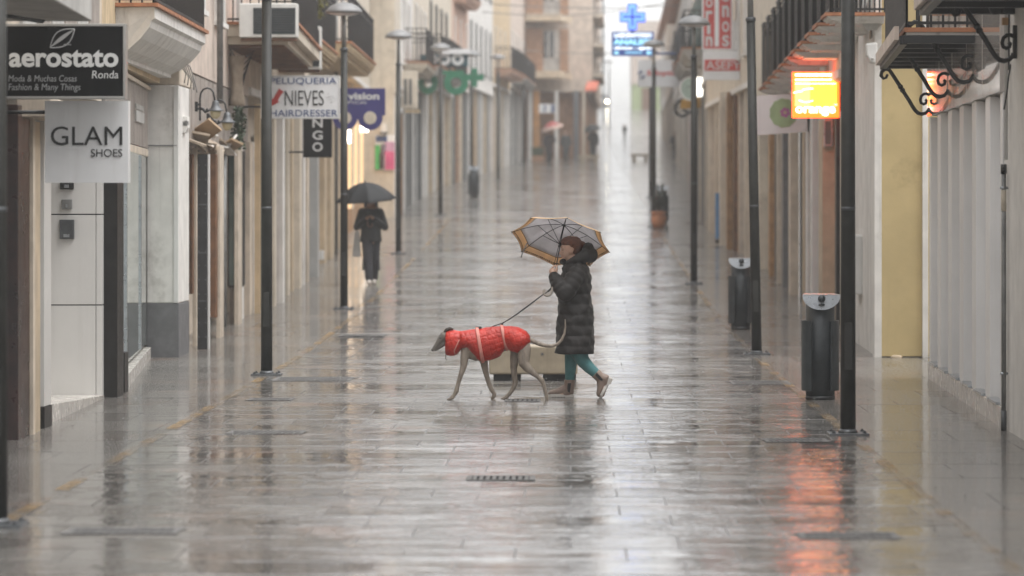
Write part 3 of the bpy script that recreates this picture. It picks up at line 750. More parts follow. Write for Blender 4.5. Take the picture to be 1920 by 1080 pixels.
mb = MB(); mb.tube([(X(716, yq), yq-.05, Z(317, yq)), (X(716, yq), yq-.05, Z(292, yq)), (X(720, yq), yq-.05, Z(270, yq))], .07, 8, .3); mb.build('print', mat('print_dark', (.10, .06, .07), .4), po)
mb = MB(); mb.box(X(705, yq), X(726, yq), yq-.05, yq-.046, Z(266, yq), Z(255, yq)); mb.build('print', ink_blue, po)
vb = thing('vent_box', 'pale grey vent box on the cream side wall above the poster', 'vent', (X(718, yq), 100.9, Z(250, yq)))
mb = MB(); mb.extrude([(X(714, yq), Z(250, yq)), (X(726, yq), Z(250, yq)), (X(724, yq), Z(231, yq)), (X(716, yq), Z(231, yq))], 0, 'y', yq-.25, yq-.002); mb.build('case', plaster_white, vb)
mb = MB(); mb.box(X(714, yq), X(727, yq), yq-.27, yq-.255, Z(252, yq), Z(248, yq)); mb.build('grille', steel_dark, vb)
house('white house with grey shutters behind the green optician sign', -1, -5.11, 104, -5.10, 112, 8.2, 3.7, plaster_white, shutter_grey, 4, balc=((105.5, 111.5, 4.6, .75, plaster_cream),), piers=[shutter_grey, shutter_grey, plaster_white], fills=[shutter_grey, shutter_pale])
house('narrow cream and ochre house with black balcony railing above the green optician sign', -1, -5.10, 112, -5.0, 121, 8.4, 3.8, plaster_cream, plaster_white, 5, balc=((112.8, 120.2, 4.5, .9, plaster_grey),), piers=[plaster_white, shutter_pale, shutter_grey])
house('cream house with dark tall windows, between the narrow ochre striped house and the rose house', -1, -5.0, 121, -4.6, 134, 8.6, 3.8, plaster_cream, shutter_pale, 6, balc=((122, 133, 4.5, .7, plaster_grey),), winz=(4.9, 8.2), wm=steel_dark, piers=[plaster_white, stone_tan])
house('rose brown house next to the tall white house, far up on the left', -1, -4.6, 134, -4.2, 142, 8.8, 3.8, plaster_rose, plaster_cream, 7, balc=((135, 141, 7.4, .6, plaster_rose),), piers=[plaster_cream, shutter_grey, brick_brown])
house('tall white house with slim windows, far up on the left beyond the rose house', -1, -4.2, 142, -3.5, 156, 9.0, 3.8, plaster_white, plaster_white, 8, winz=(4.6, 8.0), wm=steel_dark, piers=[shutter_pale, plaster_white, stone_tan])
house('ochre striped house with dark balcony, just before the brick apartment block', -1, -3.5, 156, -2.9, 166, 9.2, 3.8, plaster_ochre, plaster_white, 9, balc=((157, 165, 4.6, .8, plaster_rose),), piers=[plaster_white, plaster_cream])
house('pale pink house with dark balcony, touching the brick apartment block', -1, -2.9, 166, -2.42, 179.5, 9.6, 3.8, plaster_pink, plaster_white, 10, balc=((167, 178, 4.3, .7, plaster_grey),), piers=[plaster_white, shutter_grey])

# --- brick apartment block where the street bends
H = thing('apartment_block', 'brick brown apartment block with beige balcony bands where the street bends', 'building', (0, 184, gz(181)), 'buildings along the street')
g = gz(182)
mb = MB(); mb.prism([(-2.4, 182), (1.15, 184), (1.9, 215), (-12, 215), (-12, 182)], g+3.6, g+13); mb.build('wall', mat('brick_hazed', (.55, .46, .38), .8, .2, 3, streak=.3), H)  # brown brick made paler, distance haze put into its colour
mb = MB(); mb.prism([(-2.4, 182.6), (.9, 184.6), (1.6, 215), (-12, 215), (-12, 182.6)], g-2, g+3.597); mb.build('ground_floor_wall', brick_brown, H)
for zz in (137, 30, -70):
    za = Z(zz+9, 180.5)
    mb = MB(); mb.prism([(X(985, 180.5), 180.4), (X(1050, 180.5), 180.4), (X(1073, 182), 182.9), (-2.39, 181.99)], za, za+.36); bb = mb.build('balcony', mat('band_beige', (.58, .47, .34), .7), H)
    mb = MB(); mb.box(X(986, 181), X(1018, 181), 181.2, 181.96, za+.363, za+2.6); mb.build('bay', brick_brown, bb)
    mb = MB(); mb.box(X(1050, 181), X(1066, 181), 181.6, 182.6, za+.363, za+2.6); mb.build('bay', brick_brown, bb)
    for a, b_ in ((1018.2, 1049.8),):
        mb = MB(); mb.box(X(a, 182), X(b_, 182), 181.7, 181.96, za+.37, za+1.1); mb.build('parapet', plaster_grey, bb)
        mb = MB(); mb.box(X(a+2, 182), X(b_-8, 182), 181.8, 181.96, za+1.15, za+2.5); w_ = mb.build('window', glass_dark, bb)
        mb = MB(); mb.box(X(a+9, 182), X(a+12, 182), 181.76, 181.795, za+1.15, za+2.5); mb.box(X(a+21, 182), X(a+29, 182), 181.76, 181.96, za+1.12, za+2.5); mb.build('frame', plaster_white, w_)
for zz in (150, 95, 40, -15):
    za = Z(zz, 190); mb = MB(); mb.prism([(1.2, 185), (1.75, 186), (1.95, 198), (1.3, 198)], za, za+.2); b_ = mb.build('balcony', plaster_beige, H)
    mb = MB(); railing(mb, [(1.25, 186), (1.72, 186.1), (1.9, 197.9), (1.35, 197.9)], za+.2, 1.0, .2, .015); mb.build('railing', iron_black, b_)
for k, (a, b_, mm) in enumerate(((990, 998, plaster_white), (1000, 1012, mat('shop_orange', (.55, .28, .10), .6)), (1040, 1047, plaster_white), (1075, 1086, stone_grey), (1092, 1097, plaster_cream))):
    mb = MB(); mb.box(X(a, 181.2), X(b_, 181.2), 181.2, 182.6, g-1, g+3.59); mb.build('pilaster', mm, H)
sg = thing('shop_sign', 'tiny white shop sign board at the foot of the brick apartment block', 'sign', (X(1025, 180), 180, Z(212, 180)))
mb = MB(); mb.box(X(1011, 180), X(1040, 180), 180, 180.2, Z(212, 180), Z(195, 180)); mb.build('panel', sign_white, sg)
mb = MB(); mb.box(X(1020, 180), X(1023, 180), 179.97, 179.99, Z(210, 180), Z(197, 180)); mb.box(X(1034, 180), X(1040, 180), 179.97, 179.99, Z(211, 180), Z(196, 180)); mb.build('print', ink_blue, sg)
aw = thing('awning', 'faded red awning on the far corner of the brick apartment block', 'awning', (1.3, 183, Z(165, 182)))
mb = MB(); mb.add([(.9, 183.6, Z(150, 182)), (1.5, 183.6, Z(150, 182)), (1.35, 181.6, Z(168, 182)), (.75, 181.6, Z(168, 182)), (.9, 183.6, Z(152, 182)), (1.5, 183.6, Z(152, 182)), (1.35, 181.6, Z(172, 182)), (.75, 181.6, Z(172, 182))],
   [(0,1,2,3),(4,7,6,5),(0,4,5,1),(1,5,6,2),(2,6,7,3),(3,7,4,0)]); mb.build('cloth', mat('cloth_red', (.50, .14, .09), .8), aw)
# --- houses closing the far end of the street
H = house('distant pale house beyond the bend on the left, dissolving in the haze', -1, 1.4, 232, 2.4, 300, 8, 4, plaster_white, plaster_grey, 12, winz=(4.8,))
H = thing('street_house', 'distant house with green ground floor at the far right end of the street', 'building', (9, 352, gz(352)), 'buildings along the street')
g = gz(350)
mb = MB(); mb.box(6.2, 18, 350, 362, g+2.6, g+9); mb.build('wall', plaster_pink, H)
mb = MB(); mb.box(6.25, 18, 350.1, 362, g-1, g+2.597); mb.build('ground_floor_wall', mat('plaster_green', (.30, .36, .18), .8), H)
mb = MB(); mb.box(7.2, 8.4, 350.0, 350.09, g, g+2.2); mb.build('door', wood_brown, H)

# ================================================== RIGHT SIDE
H = thing('white_building', 'white building with speckled granite base at the right edge', 'building', (4, 24, 0), 'buildings along the street')
mb = MB(); mb.prism([(3.52, 17), (X(1883, 30.2), 30.2), (13, 30.2), (13, 17)], -.4, 8.2); mb.build('wall', plaster_white, H, .012)
mb = MB(); mb.prism([(X(1908, 29)-.12, 17), (X(1908, 29.6), 29.6), (4.4, 29.6), (4.4, 17)], -.3, Z(652, 29.6)); mb.build('plinth', granite, H, .008)
mb = MB(); mb.box(X(1889, 29.8), X(1905, 29.8), 29.75, 29.9, Z(131, 29.8), 8); mb.build('cable_duct', iron_black, H)
# --- building with white recessed panels and polished fascia
H = thing('louvre_building', 'building with row of white recessed panels under a polished fascia and wrought iron balconies', 'building', (4.1, 35, 0), 'buildings along the street')
A, Bq = Vector((3.795, 30.45)), Vector((4.045, 39.1))
def onl(t, d=0):
    v = A + (Bq-A)*t; n = Vector((1, -.029)); return (v.x+n.x*d, v.y+n.y*d)
mb = MB(); mb.prism([onl(0, .10), onl(1, .10), (13, 39.1), (13, 30.4)], -.5, 2.94); mb.build('ground_floor_wall', louvre_white, H)
nb = 6
for k in range(nb+1):
    t0 = max(0, (k-.16)/nb); t1 = min(1, (k+.16)/nb)
    mb = MB(); mb.prism([onl(t0), onl(t1), onl(t1, .098), onl(t0, .098)], .18, 2.935); mb.build('panel_fin', louvre_white, H, .004)
mb = MB(); mb.prism([onl(0, -.02), onl(1, -.02), onl(1, .12), onl(0, .12)], -.3, .175); pl_ = mb.build('plinth', marble, H, .01)
for k in range(nb):
    t0 = (k+.16)/nb; t1 = (k+.84)/nb
    mb = MB(); mb.prism([onl(t0+.005, -.035), onl(t1-.005, -.035), onl(t1-.005, .06), onl(t0+.005, .06)], .178, .20); mb.build('ledge', steel, pl_)
for k in range(5):
    mb = MB(); mb.prism([onl(k/5+.002, -.025), onl((k+1)/5-.002, -.025), onl((k+1)/5-.002, .1), onl(k/5+.002, .1)], 2.945, 4.35); mb.build('fascia_panel', panel_gloss, H, .003)
mb = MB(); mb.prism([onl(0, .10), onl(1, .10), (13, 39.1), (13, 30.4)], 2.95, 8.0); mb.build('wall', plaster_white, H)
# wrought iron balconies with scroll brackets
def iron_balcony(parent, y0, y1, z, x0, x1, depth, n):
    mb = MB()
    for k in range(n):
        t0 = k/(n-1); y = y0+(y1-y0)*t0; x = x0+(x1-x0)*t0
        mb.box(x, x+depth, y-.06, y+.06, z-.075, z)
    mb.prism([(x0-.02, y0-.03), (x1-.02, y1+.03), (x1+.05, y1+.03), (x0+.05, y0-.03)], z-.085, z-.003)
    s = mb.build('balcony', iron_black, parent)
    mb = MB(); mb.prism([(x0+.02, y0-.06), (x1+.02, y1+.06), (x1+depth, y1+.06), (x0+depth, y0-.06)], z+.033, z+.075); mb.build('floor_tile', terracotta, s)
    mb = MB(); mb.prism([(x0+.04, y0-.03), (x1+.04, y1+.03), (x1+depth, y1+.03), (x0+depth, y0-.03)], z+.003, z+.032); mb.build('soffit', plaster_white, s)
    mb = MB(); mb.prism([(x0-.07, y0), (x1-.07, y1), (x1-.025, y1), (x0-.025, y0)], z-.04, z+.09); mb.build('edge_board', plaster_pink, s)
    mb = MB(); railing(mb, [(x0+depth, y0), (x0+.05, y0), (x1+.05, y1), (x1+depth, y1)], z+.08, 1.0, .105, .011)
    for k in range(int((y1-y0)/.25)):
        y = y0+.12+k*.25; x = x0+(x1-x0)*(y-y0)/(y1-y0)+.05
        mb.tube([(x, y+.05*math.cos(a*.7), z+.28+.06*math.sin(a*.7)) for a in range(10)], .008, 5)
    mb.build('railing', iron_black, s)
    return s
BR = [(105,600),(92,632),(70,640),(50,612),(55,575),(85,550),(118,556),(140,590),(175,650),(205,700),(230,745),(258,795),(290,850),(318,905),(340,940),(365,966),(395,975),(430,966),(452,940),(459,918)]
BC = [(459,795),(440,783),(415,785),(392,805),(383,840),(390,870),(412,882),(433,870),(438,848),(425,838)]
def bracket(parent, y, xw, zb, wid, sc=1.0):
    """scrolled wall bracket; reaches from the wall xw outwards by wid, lowest point zb"""
    k = wid/410.0
    mb = MB()
    P = lambda p: (xw-(459-p[0])*k, y, zb+(975-p[1])*k*sc)
    mb.tube([P(p) for p in BR], [.016]*3+[.022]*14+[.019]*3, 8); mb.tube([P(p) for p in BC], .017, 8)
    for q in ((215, 718), (232, 750)): mb.ball(P(q), .032, 10)
    mb.box(xw-.006, xw+.03, y-.03, y+.03, zb+.02, zb+.3)
    return mb.build('bracket', iron_black, parent)
b1 = iron_balcony(H, 33.0, 39.0, 3.56, 3.15, 3.50, .74, 7)
for (y, wid, zb) in ((38.85, .54, 2.97), (36.2, .58, 3.08), (33.15, .62, 3.12)): bracket(b1, y, A.x-.02+(y-30.45)*.0289, zb, wid, .9)
b2 = iron_balcony(H, 24.5, 29.4, 3.64, 2.75, 2.98, .80, 6)
bracket(b2, 29.2, 3.73, 3.16, .52, .9)
mb = MB(); mb.ball((X(1864, 29.3), 29.15, Z(14, 29.2)), .07, 14); mb.build('finial', iron_black, b2)
# drainpipe with black cap, conduit and loose cable at the right edge
P_ = thing('drainpipe', 'thin grey metal pipe with black cap and pale label on the right edge wall', 'pipe', (X(1882, 29.9), 29.9, 0))
xx = X(1882, 29.9)
mb = MB(); mb.tube([(xx, 29.9, -.02), (xx, 29.9, Z(318, 29.9))], .021, 12); mb.build('tube', pipe_grey, P_)
mb = MB(); mb.tube([(xx, 29.9, -.03), (xx, 29.9, Z(770, 29.9))], .026, 12); mb.build('sleeve', steel_dark, P_)
mb = MB(); mb.tube([(xx, 29.9, Z(326, 29.9)), (xx, 29.9, Z(308, 29.9))], .026, 12); mb.build('cap', iron_black, P_)
mb = MB(); mb.tube([(xx, 29.9, Z(396, 29.9)), (xx, 29.9, Z(356, 29.9))], .0225, 12); mb.build('label', plaster_cream, P_)
mb = MB()
for zz in (352, 700): mb.tube([(xx-.03, 29.88, Z(zz, 29.9)), (xx+.09, 29.93, Z(zz, 29.9))], .011, 8)
mb.build('clamp', steel, P_)
P_ = thing('conduit', 'white plastic conduit running down beside the black duct at the right edge', 'conduit', (X(1886, 29.7), 29.75, 3))
mb = MB(); mb.tube([(X(1887, 29.7), 29.72, Z(300, 29.7)), (X(1887, 29.7), 29.72, 7.0)], .016, 8); mb.build('tube', timber_white, P_)
mb = MB(); mb.box(X(1879, 29.7), X(1890, 29.7), 29.68, 29.74, Z(47, 29.7), Z(33, 29.7)); mb.build('tap', mat('brass', (.35, .2, .08), .4, metal=.8), P_)
cb = MB(); cb.tube([(X(1897, 29.6), 29.65, Z(120, 29.6)), (X(1893, 29.6), 29.65, Z(140, 29.6)), (X(1889, 29.6), 29.65, Z(175, 29.6)), (X(1884, 29.6), 29.65, Z(205, 29.6))], .007, 6)
tag(cb.build('loose_cable', cable_black, None), 'short black cable dangling from the black duct at the right edge', 'cable')
# --- house with the yellow side wall
H = thing('corner_building', 'house with plain yellow side wall and white corner trim behind the recessed panel building', 'building', (5, 46, 0), 'buildings along the street')
mb = MB(); mb.prism([(3.90, 44.14), (3.96, 50.5), (13, 50.5), (13, 44.14)], -.5, 8.3); mb.build('wall', plaster_white, H)
mb = MB(); mb.box(3.955, 12.9, 44.08, 44.138, .03, 8.2); yw = mb.build('side_wall', plaster_yellow, H)
mb = MB(); mb.box(3.86, 3.953, 44.06, 44.3, -.1, 8.2); mb.build('corner_trim', plaster_white, H, .006)
mb = MB(); mb.box(X(1730, 44), X(1741, 44), 44.03, 44.078, -.1, 8.2); mb.build('corner_trim', plaster_white, H, .006)
mb = MB(); mb.box(X(1646, 44), X(1742, 44), 43.2, 44.07, -.1, .012); mb.build('step', granite, H)
mb = MB(); mb.ball((X(1682, 43.9), 43.98, .02), .06, 10, 1.3, .6, .6); mb.build('repair_patch', stone_tan, H)
mb = MB(); mb.box(3.80, 3.93, 46.6, 47.3, .75, 1.55); mx = mb.build('meter_box', timber_white, H, .02)
mb = MB(); mb.box(3.775, 3.798, 46.7, 47.1, 1.25, 1.5); mb.build('dial', plaster_grey, mx)
for k, (a, y, mm) in enumerate(((3.87, 48.2, plaster_white), (3.87, 49.4, plaster_cream))):
    mb = MB(); mb.box(a, a+.15, y, y+.4, -.3, 3.3); mb.build('pilaster', mm, H, .006)
al = thing('alarm_box', 'white rounded siren box high beside the yellow side wall, under the cables', 'alarm box', (X(1633, 43.9), 43.9, Z(120, 43.9)))
mb = MB(); mb.extrude([(X(1622, 43.8), Z(82, 43.8)), (X(1644, 43.8), Z(80, 43.8)), (X(1644, 43.8), Z(119, 43.8)), (X(1632, 43.8), Z(119, 43.8)), (X(1624, 43.8), Z(104, 43.8))], 0, 'y', 43.7, 43.95); mb.build('case', timber_white, al, .02)
mb = MB(); mb.ball((X(1636, 43.7), 43.69, Z(110, 43.7)), .02, 8); mb.build('lamp', plaster_grey, al)
# --- house with the row of white balconies
H = thing('balcony_house', 'house with a long row of white moulded balconies behind the glowing orange sign', 'building', (4.2, 60, 0), 'buildings along the street')
body(H, 1, 3.96, 50.55, 3.92, 75, 8.0, 3.7, plaster_cream, plaster_beige, .55)
n = 11
for k in range(n):
    t0 = k/(n-1); y = 43.6+(62.6-43.6)*t0; x = 3.23+(3.46-3.23)*t0; z = 4.33+(4.05-4.33)*t0
    own = H if y > 50.4 else [o for o in bpy.data.objects if o.name.startswith('corner_building') and o.location.x > 0][0]
    balcony(own, 1, x, y, x+.012, y+.95, 3.95-x, z, .085, plaster_white, terracotta, 1.15, .06)
for (a, b_, y, th, z1, mm, nm) in (
    (1568, 1580, 52.6, .3, 3.5, stone_dark, 'door'), (1542, 1568, 54.4, .8, 3.65, stone_tan, 'pilaster'), (1537, 1543, 55.8, .3, 3.6, plaster_beige, 'pilaster'),
    (1523, 1542, 56.6, .5, 3.6, timber_white, 'pilaster'), (1513, 1519, 58.0, .4, 3.6, plaster_white, 'pilaster'), (1507, 1513, 58.8, .4, 3.6, stone_tan, 'pilaster'),
    (1500, 1506, 59.8, .4, 3.6, glass_grey, 'shop_window'), (1482, 1500, 62.2, .6, 3.66, plaster_beige, 'pilaster'), (1468, 1482, 64.6, .5, 3.3, stone_grey, 'door'),
    (1458, 1468, 66.2, .4, 3.66, plaster_beige, 'pilaster'), (1454, 1459, 67.2, .4, 3.6, stone_dark, 'door'), (1443, 1453, 68.8, .5, 3.6, wood_tan, 'door'), (1423, 1443, 71.8, .7, 3.66, plaster_cream, 'pilaster')):
    pier(H, nm, mm, a, b_, y, th, None, z1)
mb = MB(); mb.box(X(1545, 54.2), X(1562, 54.2), 54.2, 54.38, Z(275, 54.2), Z(222, 54.2)); dv = mb.build('display_case', steel, H, .01)
mb = MB(); mb.box(X(1548, 54.1), X(1559, 54.1), 54.185, 54.198, Z(270, 54.1), Z(227, 54.1)); mb.build('pane', glass_grey, dv)
# --- houses further up on the right
H = house('house with brown timber door beside the far silver topped litter bin', 1, 3.92, 75, 3.62, 92.5, 8.0, 3.8, plaster_cream, plaster_beige, 21, piers=[plaster_beige, plaster_cream], fills=[wood_tan, wood_brown, glass_grey], recess=.4)
for (a, b_, y, mm, nm) in ((1385, 1407, 79.5, wood_tan, 'door'), (1376, 1384, 80.6, wood_brown, 'door'), (1363, 1374, 81.4, wood_tan, 'door'), (1350, 1362, 83.4, plaster_cream, 'pilaster')):
    pier(H, nm, mm, a, b_, y, .4, None, 3.7)
mb = MB(); mb.box(X(1385, 80), X(1421, 80), 79.0, 79.4, Z(97, 80), Z(38, 80)); mb.build('bay', wood_grey, H, .01)
mb = MB(); mb.box(X(1372, 80), X(1384, 80), 79.2, 79.5, Z(97, 80), Z(42, 80)); mb.build('bay', plaster_white, H, .01)
house('house with dark and cream piers below the yellow awning on the right', 1, 3.62, 92.5, 3.9, 112, 8.0, 3.9, plaster_grey, plaster_cream, 22, piers=[stone_grey, plaster_cream, shutter_grey], fills=[wood_brown, shutter_grey, glass_grey], balc=((94, 100, 4.9, .6, plaster_grey), (102, 110, 4.9, .6, plaster_grey)), winz=(4.9, 8.0), wm=glass_teal)
house('house with maroon pier beyond the yellow awning on the right', 1, 3.9, 112, 4.6, 135, 8.4, 3.9, plaster_white, plaster_grey, 23, piers=[mat('maroon_paint', (.20, .04, .06), .6), plaster_grey, shutter_pale], balc=((113, 120, 4.6, .6, plaster_grey),))
house('distant grey house on the right behind the pushed pram', 1, 4.6, 135, 5.4, 180, 8.6, 3.9, plaster_grey, plaster_white, 24, balc=((137, 150, 4.6, .6, plaster_grey),))
house('most distant white house on the right, half lost in the haze', 1, 5.4, 180, 6.1, 235, 8.6, 3.9, plaster_white, plaster_white, 25)
# ------------------------------------------------------------------ street lamps
def make_lamp(loc, label):
    L = thing('street_lamp', label, 'street lamp', loc, 'lamp posts along the street')
    x, y, z = loc
    mb = MB(); mb.tube([(x, y, z+.02), (x, y, z+4.32)], [.066, .056], 20); mb.build('pole', pole_paint, L)
    mb = MB(); mb.tube([(x, y, z+4.322), (x, y, z+4.93)], [.040, .036], 14); mb.build('upper_pole', pole_upper, L)
    mb = MB(); mb.box(x-.17, x+.17, y-.17, y+.17, z-.05, z+.018); bp = mb.build('base_plate', steel_dark, L, .005)
    mb = MB()
    for sx in (-.13, .13):
        for sy in (-.13, .13): mb.lathe((x+sx, y+sy, z+.019), [(.016, 0), (.016, .012), (.009, .013), (.009, .022), (.001, .024)], 8, False)
    mb.lathe((x, y, z+.019), [(.085, 0), (.08, .012), (.068, .03)], 16)
    mb.build('bolt', steel_dark, bp)
    mb = MB(); mb.box(x-.034, x+.034, y-.0665, y-.04, z+.55, z+.95); mb.build('hatch', pole_paint, L, .004)
    mb = MB(); mb.lathe((x, y, z+4.30), [(.058, 0), (.066, .004), (.066, .05), (.045, .06), (.001, .061)], 20); mb.lathe((x, y, z+1.9), [(.060, 0), (.0635, .002), (.0635, .03), (.060, .032)], 20); mb.build('collar', steel_dark, L)
    mb = MB(); mb.lathe((x, y, z+4.93), [(.30, 0), (.315, .02), (.30, .05), (.23, .12), (.13, .165), (.04, .185), (.001, .187)], 28); mb.build('lamp_head', lamp_metal, L)
    mb = MB(); mb.lathe((x, y, z+4.93), [(.001, -.045), (.12, -.04), (.2, -.02), (.25, -.001)], 24); mb.build('diffuser', sign_white, L)
    return L
spots = [
 (X(500, 39.8), 39.8, 'dark lamp post standing beside the white hairdresser sign'),
 (X(-6, 21.0), 21.0, 'dark lamp post cut by the left edge of the photo'),
 (X(645, 57.8), 57.8, 'dark lamp post with domed head in front of the purple optician sign'),
 (X(747, 79.2), 79.2, 'dark lamp post with domed head just right of the person under the black umbrella'),
 (X(826, 102.8), 102.8, 'lamp post standing in front of the green ring shaped optician sign'),
 (X(884, 125), 125, 'hazy lamp post right behind the distant dark litter bin on the left'),
 (X(934, 141), 141, 'pale hazy lamp post on the left in front of the tall white house'),
 (X(981, 170), 170, 'very pale lamp post in front of the brick apartment block'),
 (X(1590, 29.4), 29.4, 'thick dark lamp post right beside the near litter bin on the right'),
 (X(1419, 44.8), 44.8, 'slightly leaning dark lamp post left of the flower sign'),
 (X(1301, 66), 66, 'dark lamp post in front of the oval sign and the yellow awning'),
 (X(1226, 94.5), 94.5, 'dark lamp post with the terracotta planter at its foot'),
 (X(1220, 119), 119, 'hazy lamp post standing behind the one with the planter'),
 (X(1142, 262), 262, 'nearly invisible lamp post at the far end, right of its twin'),
 (X(1132, 285), 285, 'nearly invisible lamp post at the far end, left of its twin'),
]
def gs(y): return (gz(y-4)+2*gz(y)+gz(y+4))/4
first = None
for x, y, lab in spots:
    loc = (x, y, gs(y))
    if first is None: first = L = make_lamp(loc, lab)
    else: L = copy_tree(first, loc); L['label'] = lab
    if 'leaning' in lab: L.rotation_euler = (0, R(-1.05), 0)

# ------------------------------------------------------------------ litter bins
def make_bin(loc, label):
    B = thing('litter_bin', label, 'litter bin', loc, 'tall litter bins')
    x, y, z = loc
    mb = MB(); mb.lathe((x, y, z), [(.145, 0), (.145, .95), (.13, .955), (.13, .90), (.001, .89)], 32); mb.build('liner', bin_paint, B)
    # two curved side shields, open at the front
    sh = MB()
    for s in (-1, 1):
        n = 10; inn, out = [], []
        for i in range(n+1):
            a = (0 if s > 0 else math.pi) + (-1.02+2.04*i/n)
            inn.append((x+.170*math.cos(a), y+.170*math.sin(a))); out.append((x+.190*math.cos(a), y+.190*math.sin(a)))
        for i in range(n):
            sh.prism([inn[i], inn[i+1], out[i+1], out[i]], z+.09, z+.79)
        for zz in (.2, .7): sh.box(x+s*.14, x+s*.172, y-.02, y+.02, z+zz, z+zz+.03)
    sh.build('side_shield', bin_paint, B)
    # sloping half moon lid with a ball knob
    n = 16; lid = MB()
    P = lambda u, v, d: Vector((x+u, y-.155+v*.22+d*.2, z+1.045+v+d))
    a = [P(.19*math.cos(math.pi+math.pi*i/n), .145*math.sin(math.pi+math.pi*i/n), 0) for i in range(n+1)]
    b_ = [p + Vector((0, .018, .004)) for p in a]
    lid.add(a+b_, [tuple(range(n+1)), tuple(range(n+1, 2*n+2))[::-1]] + [(i, i+1, n+2+i, n+1+i) for i in range(n)] + [(n, 0, n+1, 2*n+1)])
    lid.add([(x-.19, y-.155, z+1.046), (x+.19, y-.155, z+1.046), (x+.15, y+.15, z+1.05), (x-.15, y+.15, z+1.05), (x-.19, y-.155, z+1.054), (x+.19, y-.155, z+1.054), (x+.15, y+.15, z+1.058), (x-.15, y+.15, z+1.058)],
            [(0,3,2,1),(4,5,6,7),(0,1,5,4),(1,2,6,5),(2,3,7,6),(3,0,4,7)])
    l_ = lid.build('lid', steel, B)
    mb = MB(); mb.ball((x, y-.20, z+1.015), .038, 16); mb.lathe((x, y-.185, z+.945), [(.03, 0), (.034, .012), (.001, .02)], 12); mb.build('knob', bin_paint, l_)
    mb = MB(); mb.lathe((x, y, z), [(.15, .012), (.15, .03), (.146, .035)], 24)
    mb.build('foot_ring', steel_dark, B)
    return B
b0 = make_bin((X(1538, 34.8), 34.8, 0), 'dark litter bin with silver half moon lid beside the thick lamp post')
for x, y, lab in ((X(1389, 51.5), 51.5, 'dark litter bin with silver lid partly hidden by the leaning lamp post'), (X(888, 120), 120, 'distant grey litter bin on the left side of the street'), (X(1241, 96.5), 96.5, 'dark litter bin behind the terracotta planter')):
    c = copy_tree(b0, (x, y, gs(y))); c['label'] = lab
pl = thing('planter', 'terracotta planter with a bare bush at the foot of a lamp post', 'planter', (X(1236, 93.6), 93.6, gs(93.6)))
c = (X(1235, 93.6), 93.6, gs(93.6))
mb = MB(); mb.lathe(c, [(.14, 0), (.19, .12), (.21, .30), (.17, .38), (.21, .42), (.21, .46), (.17, .45), (.001, .42)], 20); mb.build('pot', terracotta, pl)
mb = MB(); random.seed(9)
for k in range(26):
    a = random.random()*6.28; r = random.random()*.22; h = random.uniform(.25, .85)
    mb.tube([(c[0], c[1], c[2]+.42), (c[0]+r*.5*math.cos(a), c[1]+r*.5*math.sin(a), c[2]+.42+h*.6), (c[0]+r*math.cos(a), c[1]+r*math.sin(a), c[2]+.42+h)], .008, 5)
    for q in range(7):
        p = Vector((c[0]+r*(.5+q*.08)*math.cos(a), c[1]+r*(.5+q*.08)*math.sin(a), c[2]+.42+h*(.5+q*.08)))
        u = Vector((random.uniform(-1, 1), random.uniform(-1, 1), random.uniform(-.3, 1)))*.045; v_ = Vector((random.uniform(-1, 1), random.uniform(-1, 1), random.uniform(-1, 1)))*.03
        mb.add([p, p+u+v_, p+u*2, p+u-v_], [(0, 1, 2, 3)])
mb.build('bush', mat('leaf_dark', (.022, .03, .016), .5, .4), pl)

# ------------------------------------------------------------------ drain grates
def make_grate(x, y, w_, d, n, slant, label):
    z = gs(y)+.003
    G = thing('drain_grate', label, 'drain grate', (x, y, z), 'drain grates in the paving')
    mb = MB(); mb.box(x-w_/2, x+w_/2, y-d/2, y+d/2, z-.004, z); mb.build('sump', sump_black, G)
    mb = MB(); e = .025
    mb.box(x-w_/2-.01, x+w_/2+.01, y-d/2-.02, y-d/2+e, z+.0005, z+.003); mb.box(x-w_/2-.01, x+w_/2+.01, y+d/2-e, y+d/2+.02, z+.0005, z+.003)
    mb.box(x-w_/2-.012, x-w_/2+e, y-d/2+e+.001, y+d/2-e-.001, z+.0005, z+.003); mb.box(x+w_/2-e, x+w_/2+.012, y-d/2+e+.001, y+d/2-e-.001, z+.0005, z+.003)
    mb.build('frame', grate_iron, G)
    mb = MB(); p = w_/n
    for k in range(n+1):
        xx = x-w_/2+k*p; t_ = p*.30
        mb.add([(xx-t_-slant, y-d/2+e, z+.0025), (xx+t_-slant, y-d/2+e, z+.0025), (xx+t_+slant, y+d/2-e, z+.0025), (xx-t_+slant, y+d/2-e, z+.0025)], [(0, 1, 2, 3)])
    mb.build('bars', grate_iron, G)
for (px, py, w_, d, n, s, lab) in (
    (939, 897, .46, .38, 10, 0, 'metal drain grate with square slots in the middle of the wet street'),
    (980, 751, .33, .34, 7, 0, 'small slotted drain grate on the ground between the dog and the boots'),
    (588, 711, .84, .85, 18, .06, 'wide drain grate with slanted bars right of the lamp post foot'),
    (232, 996, .65, .36, 13, .03, 'drain grate with slanted bars near the lower left corner'),
    (1590, 1005, .56, .36, 12, -.03, 'drain grate lying in the orange reflection near the bottom'),
    (1425, 718, .62, .85, 14, -.05, 'drain grate left of the near litter bin'),
    (1492, 826, .5, .4, 10, -.03, 'drain grate left of the foot of the thick lamp post'),
    (508, 749, .42, .4, 11, .03, 'drain grate below the lamp post by the hairdresser sign'),
    (500, 811, .62, .4, 12, .03, 'drain grate on the left side between the yellow line and the dog'),
    (680, 629, .62, .9, 13, .08, 'faint drain grate up the street to the left of the dog')):
    y = Yb(py); make_grate(X(px, y), y, w_, d, n, s, lab)
